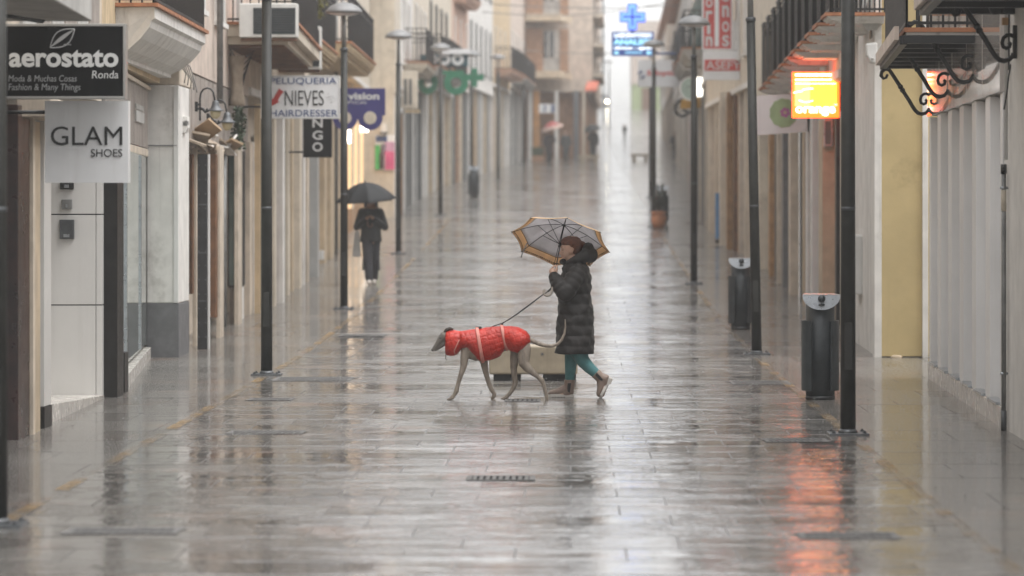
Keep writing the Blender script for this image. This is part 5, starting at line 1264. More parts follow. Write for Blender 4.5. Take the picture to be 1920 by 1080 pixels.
for (a, b_, t0, t1, y, lab) in ((1083, 1124, 306, 313, 172, 'low beige bench far up the street on the left of the gap'), (1182, 1218, 303, 310, 177, 'low beige bench far up the street on the right of the gap')):
    S = thing('street_bench', lab, 'bench', (X((a+b_)/2, y), y, gs(y)), 'stone benches far up the street')
    mb = MB(); mb.box(X(a, y), X(b_, y), y, y+.5, gs(y)+.30, gs(y)+.42); mb.build('seat', MATS['cast_stone'], S, .02)
    for e in (a+4, b_-10): mb = MB(); mb.box(X(e, y), X(e+6, y), y+.05, y+.45, gs(y)-.05, gs(y)+.297); mb.build('leg', MATS['cast_stone'], S)
# ------------------------------------------------------------------ materials for people and animals
def cloth(name, col, bump=.5, scale=30, rough=.7, sheen=.2, extra=None):
    m, t, b = newmat(name); MATS[name] = m
    pos = t('ShaderNodeNewGeometry').outputs['Position']
    c = t.mix(t.ramp(t.noise(pos, 9, 4), .3, .7), rgb(col, .82), rgb(col, 1.15))
    t.put(b.inputs['Base Color'], c); b.inputs['Roughness'].default_value = rough
    b.inputs['Sheen Weight'].default_value = sheen; b.inputs['Sheen Roughness'].default_value = .4
    h = t.math('MULTIPLY', t.noise(pos, scale, 3, .6), .008)
    if extra: h = t.math('ADD', h, extra(t, pos))
    bp = t('ShaderNodeBump', Strength=bump, Distance=1.0, Height=h); t.put(b.inputs['Normal'], bp.outputs[0])
    return m
def quilt(t, pos):
    """lines of stitching in a slanted diamond grid"""
    sep = t('ShaderNodeSeparateXYZ', Vector=pos); x, y, z = sep.outputs
    n = t.math('MULTIPLY', t.noise(pos, 5, 2), .25)
    a = t.math('ABSOLUTE', t.math('SINE', t.math('MULTIPLY', t.math('ADD', t.math('ADD', x, t.math('MULTIPLY', z, .25)), t.math('MULTIPLY', n, .2)), 58.0)))
    b = t.math('ABSOLUTE', t.math('SINE', t.math('MULTIPLY', t.math('ADD', t.math('SUBTRACT', z, t.math('MULTIPLY', x, .3)), t.math('MULTIPLY', n, .2)), 58.0)))
    return t.math('MULTIPLY', t.math('POWER', t.math('MINIMUM', a, b), .6), .0035)
skin = mat('skin', (.62, .40, .30), .5, .1, 20, .1)
skin_far = mat('skin_far', (.30, .17, .11), .5, .1)
hair_auburn = mat('hair_auburn', (.13, .042, .018), .45, .35, 30, .6, 60)
hair_black = mat('hair_black', (.012, .010, .009), .4, .3, 20)
coat_dark = cloth('coat_dark', (.013, .0105, .0095), .7, 16, .72, .08)
leggings_teal = cloth('leggings_teal', (.075, .215, .225), .25, 60, .75)
boot_taupe = cloth('boot_taupe', (.28, .205, .165), .2, 50, .6)
sole_pale = mat('sole_pale', (.62, .59, .55), .5, .1)
elastic_black = mat('elastic_black', (.015, .014, .014), .8, .2, 60)
coat_red = cloth('coat_red', (.47, .018, .006), 1.0, 40, .45, .0, quilt)
strap_pink = mat('strap_pink', (.62, .24, .20), .6, .1, 20)
def fur():
    m, t, b = newmat('fur_brindle'); MATS['fur_brindle'] = m
    pos = t('ShaderNodeNewGeometry').outputs['Position']
    mp = t('ShaderNodeMapping', Vector=pos, Scale=(30, 12, 10)).outputs[0]
    c = t.mix(t.ramp(t.noise(mp, 1.0, 4, .6), .35, .7), (.30, .25, .20, 1), (.17, .14, .115, 1))
    c = t.mix(t.ramp(t.noise(pos, 5, 3), .5, .72), c, (.33, .27, .22, 1))
    hx = t('ShaderNodeSeparateXYZ', Vector=pos).outputs[0]
    c = t.mix(t.ramp(t.math('MULTIPLY', hx, -1.0), 1.20, 1.30), c, (.155, .138, .122, 1))       # the grey face
    t.put(b.inputs['Base Color'], c); b.inputs['Roughness'].default_value = .6
    bp = t('ShaderNodeBump', Strength=.25, Distance=.003, Height=t.noise(pos, 120, 2)); t.put(b.inputs['Normal'], bp.outputs[0])
    return m
fur_brindle = fur()
umb_inner = None
def canopy_mat(name, col, trans=.35, rough=.6):
    m, t, b = newmat(name); MATS[name] = m
    pos = t('ShaderNodeNewGeometry').outputs['Position']
    c = t.mix(t.ramp(t.noise(pos, 7, 3), .3, .7), rgb(col, .9), rgb(col, 1.1))
    t.put(b.inputs['Base Color'], c); b.inputs['Roughness'].default_value = rough; b.inputs['Specular IOR Level'].default_value = .25
    tr = t('ShaderNodeBsdfTranslucent'); t.put(tr.inputs[0], c)
    mx = t('ShaderNodeMixShader'); mx.inputs[0].default_value = trans
    t.l.new(b.outputs[0], mx.inputs[1]); t.l.new(tr.outputs[0], mx.inputs[2]); t.l.new(mx.outputs[0], t.n['Material Output'].inputs[0])
    return m

# ------------------------------------------------------------------ umbrella
def umbrella(U, apex, axis, Rr, H, m_in, m_band, phase, t_hand, t_end, m_shaft, band=.17, nrib=8, crook=None, m_mark=None, power=1.7, cover=True):
    axis = Vector(axis).normalized(); apex = Vector(apex)
    e1 = (Vector((1, 0, 0)) - axis*axis.x).normalized(); e2 = axis.cross(e1)
    def pt(r, a, off=0.0):
        """r 0..1 from the apex out; panels sag a little between ribs"""
        k = ((a-phase)/(2*math.pi/nrib)) % 1.0
        chord = math.cos(math.pi/nrib)/math.cos((k-.5)*2*math.pi/nrib)
        f = 1-(1-chord)*1.15*r - .03*math.sin(math.pi*k)*r
        h = H*r**power - .035*math.sin(math.pi*k)*r*(1-r)*-1
        return apex - axis*(h+off) + (e1*math.cos(a)+e2*math.sin(a))*(Rr*r*f)
    na, sub = nrib*6, None
    def shell(r0, r1, nr, th):
        mb = MB()
        A = [[pt(r0+(r1-r0)*j/nr, phase+2*math.pi*i/na, 0) for i in range(na)] for j in range(nr+1)]
        B_ = [[pt(r0+(r1-r0)*j/nr, phase+2*math.pi*i/na, th) for i in range(na)] for j in range(nr+1)]
        vs = [v for r in A for v in r]+[v for r in B_ for v in r]; o = len(A)*na; fs = []
        for j in range(nr):
            for i in range(na):
                i2 = (i+1) % na
                fs.append((j*na+i, j*na+i2, (j+1)*na+i2, (j+1)*na+i)); fs.append((o+j*na+i, o+(j+1)*na+i, o+(j+1)*na+i2, o+j*na+i2))
        for i in range(na):
            i2 = (i+1) % na
            fs.append((nr*na+i, nr*na+i2, o+nr*na+i2, o+nr*na+i)); fs.append((i, o+i, o+i2, i2))
        mb.add(vs, fs, True)
        return mb
    cp = shell(.02, 1-band if band else 1.0, 9, .003).build('canopy', m_in, U)
    if band:
        bd = shell(1-band+.0005, 1.0, 3, .004).build('border', m_band, cp)
        if m_mark:
            mb = MB(); random.seed(4)
            for i in range(nrib*16):
                a = phase+2*math.pi*(i+.5)/(nrib*16); w_ = random.uniform(.25, .42)*2*math.pi/(nrib*16)
                r0 = .945; r1 = r0+random.uniform(.018, .032)
                mb.add([pt(r0, a-w_, .007), pt(r0, a+w_, .007), pt(r1, a+w_, .007), pt(r1, a-w_, .007)], [(0, 1, 2, 3)])
            for i in range(na):
                a0, a1 = phase+2*math.pi*i/na, phase+2*math.pi*(i+1)/na
                mb.add([pt(1-band-.002, a0, .006), pt(1-band-.002, a1, .006), pt(1-band+.012, a1, .006), pt(1-band+.012, a0, .006)], [(0, 1, 2, 3)])
            mb.build('print', m_mark, bd)
    run = apex-axis*(H*1.15)
    for i in range(nrib):
        a = phase+2*math.pi*i/nrib
        rb = MB(); rb.tube([pt(.02+.98*j/9, a, .009) for j in range(10)], .0035, 6); rb.ball(pt(1.0, a, .004), .007, 8)
        ro = rb.build('rib', iron_black, U)
        sb = MB(); sb.tube([run, pt(.5, a, .012)], .0032, 6); sb.build('strut', iron_black, ro)
    sh = MB(); sh.tube([apex+axis*.06, apex-axis*t_end], .006, 10); so_ = sh.build('shaft', m_shaft, U)
    q = MB(); q.tube([run-axis*.03, run+axis*.02], .014, 10); q.tube([apex+axis*.0, apex+axis*.02], .018, 10); q.build('runner', iron_black, so_)
    if crook:
        mcrook, side = crook
        side = Vector(side).normalized(); p0 = apex-axis*t_end; pts = [p0+axis*.06, p0]
        for i in range(1, 12):
            g = math.pi*1.15*i/11
            pts.append(p0+side*(.042*(1-math.cos(g)))-axis*(.045*math.sin(g)))
        c = MB(); c.tube(pts, .011, 10, round_ends=True); c.build('handle', mcrook, U)
    return pt

# ------------------------------------------------------------------ the woman with the dog
WY = 35.1; wu = WY/F
def W(px, py, dy=0.0): return Vector((X(px, WY), WY+dy, Z(py, WY)))
wom = thing('person', 'woman in long dark puffer coat and teal leggings walking a dog under an umbrella', 'person', (X(1082, WY), WY, 0))
Hd = W(1041.5, 507, -.15); axis = Vector((.155, .50, .85)).normalized()
def finger_hand(b, t0, wrist, flip, r=.0088):
    """a hand closed round the umbrella shaft at distance t0 along it"""
    e1 = (Vector((1, 0, 0)) - axis*axis.x).normalized(); e2 = axis.cross(e1)
    c = Hd+axis*t0
    s = 1 if flip else -1
    base = 2.2 if not flip else .3
    def P(t, a, rad): return c+axis*t+(e1*math.cos(a)+e2*math.sin(a))*rad
    for i, (L, rr) in enumerate(((.88, .92), (1.0, 1.0), (.96, 1.0), (.78, .85))):
        t = .030-.020*i
        pts = [P(t, base+s*a*L, rad) for a, rad in ((-.4, .040), (.5, .030), (1.5, .021), (2.5, .0185), (3.4, .019), (4.1, .020))]
        b.tube(pts, [r*rr*q for q in (1.15, 1.08, 1.0, .97, .9, .75)], 8, round_ends=True)
    pts = [P(.012, base-s*.9, .042), P(.035, base-s*1.6, .030), P(.048, base-s*2.4, .022), P(.052, base-s*3.3, .020)]
    b.tube(pts, [.0135, .0115, .010, .008], 8, round_ends=True)
    k0 = P(0, base-s*.55, .038); w_ = Vector(wrist)
    m_ = k0*.55+w_*.45
    b.tube([w_, m_, k0, P(0, base-s*.1, .040)], [.026, .030, .034, .026], 12, round_ends=True)
b = MB()
b.ball(W(1070.2, 461), .1, 20, .96, .79, 1.05)                       # skull
b.ball(W(1063.2, 472), .06, 16, .98, .98, 1.15)                      # face
b.tube([W(1065, 480), W(1058.8, 484.5)], [.045, .023], 12, round_ends=True)   # jaw and chin
b.tube([W(1053.6, 466), W(1051.8, 471), W(1049.8, 475.3), W(1052, 476.5)], [.009, .0105, .0125, .012], 8, round_ends=True)
b.tube([W(1055.0, 479.3, -.014), W(1053.2, 479.5), W(1055.0, 479.3, .014)], .0085, 8, round_ends=True)
b.tube([W(1054, 481.6, -.010), W(1053.6, 481.8), W(1054, 481.6, .010)], .0078, 8, round_ends=True)
b.tube([W(1054.5, 463.5, -.04), W(1052.0, 463.2, -.01), W(1052.0, 463.2, .01), W(1054.5, 463.5, .04)], .011, 8, round_ends=True)
for s in (-1, 1): b.tube([W(1073, 464.5, s*.078), W(1075, 467.5, s*.086), W(1073.5, 472.5, s*.080)], [.012, .015, .009], 8, .6, round_ends=True)
b.tube([W(1072, 480), W(1076, 498)], [.055, .062], 14)
b.tube([W(1077, 495), W(1079, 520), W(1078, 555), W(1078, 590), W(1078, 615)], [.09, .12, .115, .13, .13], 18, 1.25, up=(0, 1, 0))
for s, el, wr in ((-1, W(1061, 551, -.26), W(1040, 519, -.17)), (1, W(1063, 553, .25), W(1043, 528, -.03))):
    b.tube([W(1081, 514, s*.14), W(1074, 528, s*.205), el], [.048, .046, .040], 12, round_ends=True)
    b.tube([el, (el+wr)/2, wr], [.043, .037, .027], 12, round_ends=True)
finger_hand(b, .0, W(1040, 519, -.17), False)
finger_hand(b, -.085, W(1043, 526, -.06), True)
b.tube([W(1076, 605, .075), W(1069, 672, .08), W(1068, 712, .08), W(1068, 735, .08)], [.075, .043, .032, .030], 12)
b.tube([W(1068, 737, .08), W(1046, 740.5, .08), W(1034, 741.5, .08)], [.036, .034, .026], 10, round_ends=True)
b.tube([W(1080, 605, -.075), W(1092, 676, -.08), W(1116, 700, -.08), W(1124, 707, -.08)], [.075, .044, .032, .030], 12)
b.tube([W(1126, 708, -.08), W(1132, 726, -.08), W(1129, 739, -.08)], [.036, .034, .026], 10, round_ends=True)
bodyo = remeshed(b, 'body', skin, wom, .0055, 3)
mb = MB()
for s in (-1, 1): mb.ball(W(1055.3, 468.8, s*.044), .0062, 10, 1, 1, .6)
mb.build('eye', hair_black, wom)
h = MB()
h.ball(W(1069, 454.5), .1, 20, .97, .86, .66); h.ball(W(1077, 460.5), .1, 20, .84, .86, .98); h.tube([W(1084, 460), W(1092, 458)], [.04, .034], 12, round_ends=True)
h.tube([W(1072, 458, -.07), W(1072, 462, -.076)], [.03, .012], 10, round_ends=True)
remeshed(h, 'hair', hair_auburn, wom, .007, 4)
# long quilted coat
rows = [(490, 1060, 1097, .10), (497, 1055, 1104, .165), (505, 1053, 1107, .205), (515, 1051, 1109, .22), (530, 1049.5, 1110, .225), (548, 1047, 1110, .215), (565, 1045.5, 1111, .205), (585, 1044, 1114, .215), (610, 1042, 1115.5, .225), (635, 1041, 1115.5, .235), (652, 1040, 1115, .24), (664.5, 1039.5, 1114.5, .235)]
def lerp_rows(rows, y):
    for a, c in zip(rows, rows[1:]):
        if y <= c[0]:
            t = (y-a[0])/(c[0]-a[0]); return [p+(q-p)*t for p, q in zip(a, c)]
    return list(rows[-1])
c = MB(); rings = []; N = 30
yv = 490.0
while yv <= 664.6:
    y_, l, r_, d = lerp_rows(rows, yv)
    bul = abs(math.sin(math.pi*(yv-492)/19.5))**.55*.017 - .009 if yv > 500 else 0
    cx = (l+r_)/2; hw = (r_-l)/2*wu
    ring = []
    for i in range(N):
        a = 2*math.pi*i/N
        ca, sa = math.cos(a), math.sin(a)
        ca = math.copysign(abs(ca)**.82, ca); sa = math.copysign(abs(sa)**.82, sa)
        wob = .006*math.sin(a*5+yv*.11)+.004*math.sin(a*9-yv*.23)
        ring.append(W(cx, yv) + Vector(((hw+bul+wob-.012)*ca, (d+bul+wob)*sa, .004*math.sin(a*4+yv*.2))))
    rings.append(ring); yv += 2.4
c.loft(rings)
def sleeve(pts, rad):
    P = []; Q = []
    for (p, q), (ra, rb) in zip(zip(pts, pts[1:]), zip(rad, rad[1:])):
        n = 11
        for k in range(n):
            t = k/n; P.append(p+(q-p)*t); Q.append(ra+(rb-ra)*t + abs(math.sin(math.pi*t*2.0))**.6*.012-.006)
    P.append(pts[-1]); Q.append(rad[-1]); c.tube(P, Q, 18, round_ends=True)
sleeve([W(1084, 508, -.145), W(1074, 527, -.20), W(1060, 548, -.245)], [.086, .092, .088]); sleeve([W(1060, 548, -.245), W(1048, 533, -.215), W(1039, 519, -.175)], [.088, .080, .058])
sleeve([W(1084, 508, .145), W(1074, 527, .21), W(1062, 548, .24)], [.086, .092, .088]); sleeve([W(1062, 548, .24), W(1050, 538, .10), W(1044, 528, -.04)], [.085, .076, .055])
# hood lying on the back, stand collar
c.tube([W(1066, 492, -.10), W(1080, 487, -.125), W(1097, 479, -.10), W(1106, 478, 0), W(1097, 479, .10), W(1080, 487, .125), W(1066, 492, .10)], [.028, .048, .070, .085, .070, .048, .028], 14, round_ends=True)
c.tube([W(1100, 466, -.05), W(1103, 465, 0), W(1100, 466, .05)], [.045, .06, .045], 12, round_ends=True)
c.tube([W(1057, 489, -.05), W(1053.5, 491, 0), W(1057, 489, .05)], [.026, .028, .026], 10, round_ends=True)
remeshed(c, 'coat', coat_dark, wom, .0085, 2, .4)
l = MB()
l.tube([W(1072, 630, .075), W(1071, 664, .08), W(1070, 688, .08), W(1068.3, 714, .08)], [.085, .068, .060, .047], 16, round_ends=True)
l.tube([W(1082, 630, -.07), W(1086, 660, -.075), W(1093, 676, -.08), W(1105, 689, -.08), W(1118, 700.5, -.08)], [.105, .090, .070, .060, .049], 16, round_ends=True)
remeshed(l, 'leggings', leggings_teal, wom, .007, 3)
def boot(dy, ankle, heel, toe, top, up, lift):
    """chelsea boot: shaft towards 'top', sole along heel -> toe; up = direction away from the sole"""
    A, Hh, T, Tp, U = W(*ankle, dy), W(*heel, dy), W(*toe, dy), W(*top, dy), Vector(up).normalized()
    d = (T-Hh).normalized(); L = (T-Hh).length; sdy = Vector((0, 1, 0))
    b = MB()
    b.tube([Tp, (Tp+A)/2, A], [.055, .054, .053], 16, round_ends=False)
    secs = [(.0, .052, .070, .036), (.12, .060, .105, .042), (.30, .060, .120, .044), (.45, .052, .100, .043), (.62, .042, .074, .046), (.80, .040, .060, .047), (.93, .034, .050, .040), (1.0, .02, .032, .026)]
    rings = []
    for t, h, hh, w_ in secs:
        cc = Hh+d*(L*t)+U*(hh*.5+.024)
        rings.append([cc+U*(hh*.5*math.sin(2*math.pi*i/14))+sdy*(w_*math.cos(2*math.pi*i/14)) for i in range(14)])
    b.loft(rings)
    b.tube([A+U*.0, Hh+d*L*.14+U*.06, Hh+d*L*.30+U*.05], [.050, .052, .045], 12, round_ends=True)
    o = remeshed(b, 'boot', boot_taupe, wom, .006, 1)
    s = MB(); n = 12
    outl = [(0, .026), (.06, .034), (.25, .034), (.45, .033), (.7, .043), (.88, .038), (1.0, .018)]
    pts = [Hh+d*(L*t*1.04-.008)+sdy*w_ for t, w_ in outl]+[Hh+d*(L*t*1.04-.008)-sdy*w_ for t, w_ in outl[::-1]]
    k = len(pts); s.add([p+U*.004 for p in pts]+[p+U*.036 for p in pts], [tuple(range(k))[::-1], tuple(range(k, 2*k))]+[(i, (i+1) % k, k+(i+1) % k, k+i) for i in range(k)])
    hp = [Hh+d*(x*L)+sdy*y for x, y in ((0, .03), (.27, .033), (.27, -.033), (0, -.03))]
    s.add([p-U*.010 for p in hp]+[p+U*.004 for p in hp], [(3,2,1,0),(4,5,6,7),(0,1,5,4),(1,2,6,5),(2,3,7,6),(3,0,4,7)])
    so_ = s.build('sole', sole_pale, o, .003)
    g = MB(); gp = []
    for k in range(9):
        t = .33+k*.06
        g.add([Hh+d*(L*t+q)+sdy*(-.0435)+U*w_ for q, w_ in ((0, .003), (.010, .003), (.010, .010), (0, .010))], [(0, 1, 2, 3)])
    g.build('tread', iron_black, so_)
    e = MB()
    for s_ in (-1,):
        up2 = (Tp-A).normalized(); q = A+sdy*(s_*.0500)
        f = d*.022
        e.extrude_pts = None
        q = q-sdy*.006
        vs = [q+up2*.05-f*.75, q+up2*.05+f*.75, q+up2*.0+f*.95, q-up2*.035+f*.7, q-up2*.045-f*.3]
        vs2 = [v-sdy*.004 for v in vs]; n5 = 5
        e.add(vs+vs2, [tuple(range(5)), tuple(range(5, 10))[::-1]]+[(i, 5+i, 5+(i+1) % 5, (i+1) % 5) for i in range(5)])
    e.build('elastic', elastic_black, o)
    return o
boot(.08, (1067.5, 728), (1075, 746.2), (1028, 746.2), (1067.8, 712.5), (0, 0, 1), 0)
boot(-.08, (1124, 706), (1147.5, 709.5), (1128.5, 746.5), (1116.5, 699), Vector((-.85, 0, .42)), 0)
U = thing('umbrella', 'open umbrella with grey lining and tan printed border held by the woman', 'umbrella', tuple(Hd))
apex = Hd+axis*.545
umb_grey = canopy_mat('umb_grey', (.60, .585, .595), .62); umb_tan = canopy_mat('umb_tan', (.74, .56, .37), .5)
umbrella(U, apex, axis, .508, .205, umb_grey, umb_tan, R(8), .5, .80, iron_black, .17, 8, (mat('handle_grey', (.26, .22, .18), .4), (-.8, -.3, .1)), mat('print_brown', (.10, .05, .025), .6))
# tie strap dangling from the border
mb = MB(); mb.tube([W(989, 455, -.28), W(984, 466, -.30), W(979, 478, -.30), W(978, 482, -.30)], .009, 6, .3); mb.build('tie_strap', steel_dark, U)
# ------------------------------------------------------------------ the dog
DY = 34.72; du = DY/F
def D(px, py, dy=0.0): return Vector((X(px, DY), DY+dy, Z(py, DY)))
dog = thing('dog', 'lean brindle greyhound in a red quilted coat walking left on a leash', 'dog', (X(925, DY), DY, 0))
b = MB()
def loftx(mb, secs, n=22, sq=1.0):
    rings = []
    for px, top, bot, w_ in secs:
        cz = (top+bot)/2; hz = (bot-top)/2*du
        rings.append([D(px, cz)+Vector((0, w_*math.cos(2*math.pi*i/n), hz*math.sin(2*math.pi*i/n))) for i in range(n)])
    mb.loft(rings)
loftx(b, [(860, 632, 650, .04), (866, 626, 662, .07), (876, 622, 672, .088), (892, 618.5, 677, .098), (908, 617, 676, .097), (924, 615, 670, .088), (940, 613.5, 661, .074), (955, 613.5, 655, .066), (970, 616, 657, .078), (982, 621, 656, .075), (990, 628, 648, .05), (995, 634, 642, .02)])
b.tube([D(876, 640), D(862, 637), D(848, 633), D(838, 629)], [.10, .085, .066, .056], 16, round_ends=True)
b.tube([D(840, 626), D(833, 630), D(827, 637), D(821, 645), D(816, 651), D(812.5, 655.5)], [.054, .060, .049, .036, .029, .022], 16, .8, round_ends=True)
b.tube([D(833, 643), D(826, 649), D(818, 655.5)], [.036, .028, .018], 12, .8, round_ends=True)
b.tube([D(812.0, 655.2), D(811.0, 656.2)], [.014, .011], 10, round_ends=True)
def leg(pts, rad, dy):
    n = len(pts)
    b.tube([D(px, py, dy*(.58+.42*min(1, k/(n*.45))) if n > 4 else dy) for k, (px, py) in enumerate(pts)], [r_*du*.9 for r_ in rad], 14, .88, round_ends=True)
# near fore leg reaching forward
leg([(877, 646), (873, 660), (870.5, 676), (869.5, 687), (866, 698), (862, 710), (858.5, 722), (856, 733), (852, 740), (848, 745)], [11.5, 10, 8.2, 7.0, 5.6, 4.8, 4.2, 5.2, 4.0, 4.0], -.075)
leg([(849, 745), (844, 747.3), (840, 748.2)], [4.2, 3.6, 2.4], -.075)
# far fore leg pushing back, wrist bent
leg([(898, 655), (904, 668), (907.5, 682), (910, 697), (913.5, 710), (917, 722), (921, 731), (926.5, 739)], [12, 10.5, 8, 6.2, 5.2, 4.8, 4.8, 4.0], .075)
leg([(926.5, 739), (926, 743.5), (922.5, 747.6)], [4.2, 4.2, 3.2], .075)
# far hind leg stepping under the body
leg([(970, 640), (967, 658), (964.5, 674), (963, 690), (964, 704), (966, 716), (965, 723), (961, 731), (955, 739), (949, 745)], [13, 12, 9.5, 7.4, 6.3, 5.6, 5.4, 4.6, 4.2, 4.2], .07)
leg([(950, 745), (944.5, 748), (940, 749)], [4.3, 3.6, 2.4], .07)
# near hind leg stretched back: thigh, stifle, hock, toe
leg([(981, 636), (983.5, 652), (982.5, 668), (983, 681), (990, 690), (999, 698), (1008, 705), (1015.5, 711.5), (1019, 719), (1022, 731), (1024.5, 741)], [12, 13.5, 13.5, 11.6, 8.8, 6.6, 5.0, 5.6, 4.3, 3.7, 3.8], -.07)
leg([(1024.5, 741), (1025.8, 746), (1024.6, 749.3)], [4.0, 4.0, 3.0], -.07)
b.tube([D(990, 635), D(1000, 640), D(1012, 645, -.02), D(1024, 648, -.04), D(1036, 648.5, -.05), D(1046, 644.5, -.05), D(1053, 637, -.05), D(1058, 626, -.05), D(1060, 613, -.05), D(1059.5, 599, -.05)], [q*du for q in (5.2, 4.6, 4.1, 3.7, 3.4, 3.1, 2.8, 2.4, 1.9, 1.2)], 10, round_ends=True)
remeshed(b, 'body', fur_brindle, dog, .0048, 3, .45)
mb = MB()
for s in (-1, 1): mb.ball(D(825.6, 633.6, s*.041), .0105, 10)
mb.build('eye', iron_black, dog)
mb = MB(); mb.ball(D(810.8, 655.8), .0125, 12, 1, 1.1, .9); mb.build('nose', iron_black, dog)
e = MB()
for s in (-1, 1): e.tube([D(833.5, 622, s*.034), D(838, 617.8, s*.040), D(843, 616.0, s*.036), D(849, 617.0, s*.030)], [.010, .019, .018, .010], 10, round_ends=True)
remeshed(e, 'ear', mat('fur_dark', (.05, .038, .03), .7), dog, .005, 2)
c = MB()
loftx(c, [(860, 623.5, 655, .095), (866, 620.5, 655, .124), (876, 618.8, 656, .134), (884, 618, 664, .132), (894, 616.5, 676, .122), (906, 614.8, 678.5, .120), (920, 612.6, 675.5, .112), (932, 611.3, 671, .102), (940, 610.8, 665, .096), (947, 610.8, 656, .104), (955, 611, 656.5, .118), (964, 612, 661, .132), (972, 613.6, 663, .136), (980, 616.8, 660.5, .134), (987, 621, 654, .118), (992.5, 627, 647, .085), (994.5, 631, 642, .04)], 30)
loftx(c, [(835.5, 621.5, 663, .078), (837, 619, 666, .095), (842, 617.6, 667.5, .112), (850, 617.6, 667.8, .118), (858, 619.5, 664, .112), (864, 621, 657, .100), (868, 622.5, 653, .08)], 30)
red = remeshed(c, 'coat', coat_red, dog, .007, 3, .4)
for v in red.data.vertices:
    p = v.co
    v.co = p + v.normal*(.006*mnoise.noise(p*11)+.004*mnoise.noise(Vector((p.x*26, p.y*10, p.z*9))))
def strap(px_t, px_b, top, bot, w_, r):
    mb = MB(); pts = []
    for i in range(25):
        a = math.pi/2+2*math.pi*i/24
        s = (1-math.sin(a))/2
        px = px_t+(px_b-px_t)*s; zc = (top+bot)/2; hz = (bot-top)/2*du
        pts.append(D(px, zc)+Vector((0, w_*math.cos(a), hz*math.sin(a))))
    mb.tube(pts, r*.3, 8, 4.2, up=(1, 0, 0)); return mb
ha = strap(894.5, 906, 613.6, 680, .128, .014).build('harness_strap', strap_pink, dog)
strap(940.5, 951, 609.4, 657, .101, .013).build('harness_strap', strap_pink, dog)
mb = MB(); mb.tube([D(854, 665, -.06), D(852, 658, -.112), D(860, 640, -.113), D(866, 629, -.085), D(872, 621.5, -.05)], .006, 6, .5); mb.build('piping', strap_pink, red)
mb = MB(); mb.tube([D(836, 664, -.05), D(836.5, 668, -.055), D(835.6, 671, -.055), D(838, 675, -.055)], .004, 6); mb.build('drawstring', iron_black, red)
mb = MB(); mb.box(*[f(q) for q in (0,) for f in (lambda q: D(892, 0).x, lambda q: D(903, 0).x)], DY-.02, DY+.02, Z(617, DY), Z(612.5, DY)); mb.build('handle', iron_black, ha)
Ls = MB(); pts = [D(914, 615.5, 0), D(928, 610.5, 0), D(942, 606, 0), D(955, 598.5, 0), D(970, 588.5, .03), D(985, 577.5, .06), D(1000, 566.5, .10), D(1014, 556, .14), D(1026.5, 547.5, .16)]
Ls.tube(pts, [.009, .010, .011, .013, .015, .016, .015, .012, .010], 8, .5)
Ls.tube([D(942, 606, 0), D(941.5, 611, 0)], .010, 8)
Ls.tube([D(1026.5, 547.5, .16), D(1030, 545, .16), D(1034, 540, .17)], .009, 8)
tag(Ls.build('leash', cable_black, None), 'black leash running from the dog harness up to the umbrella handle', 'leash')

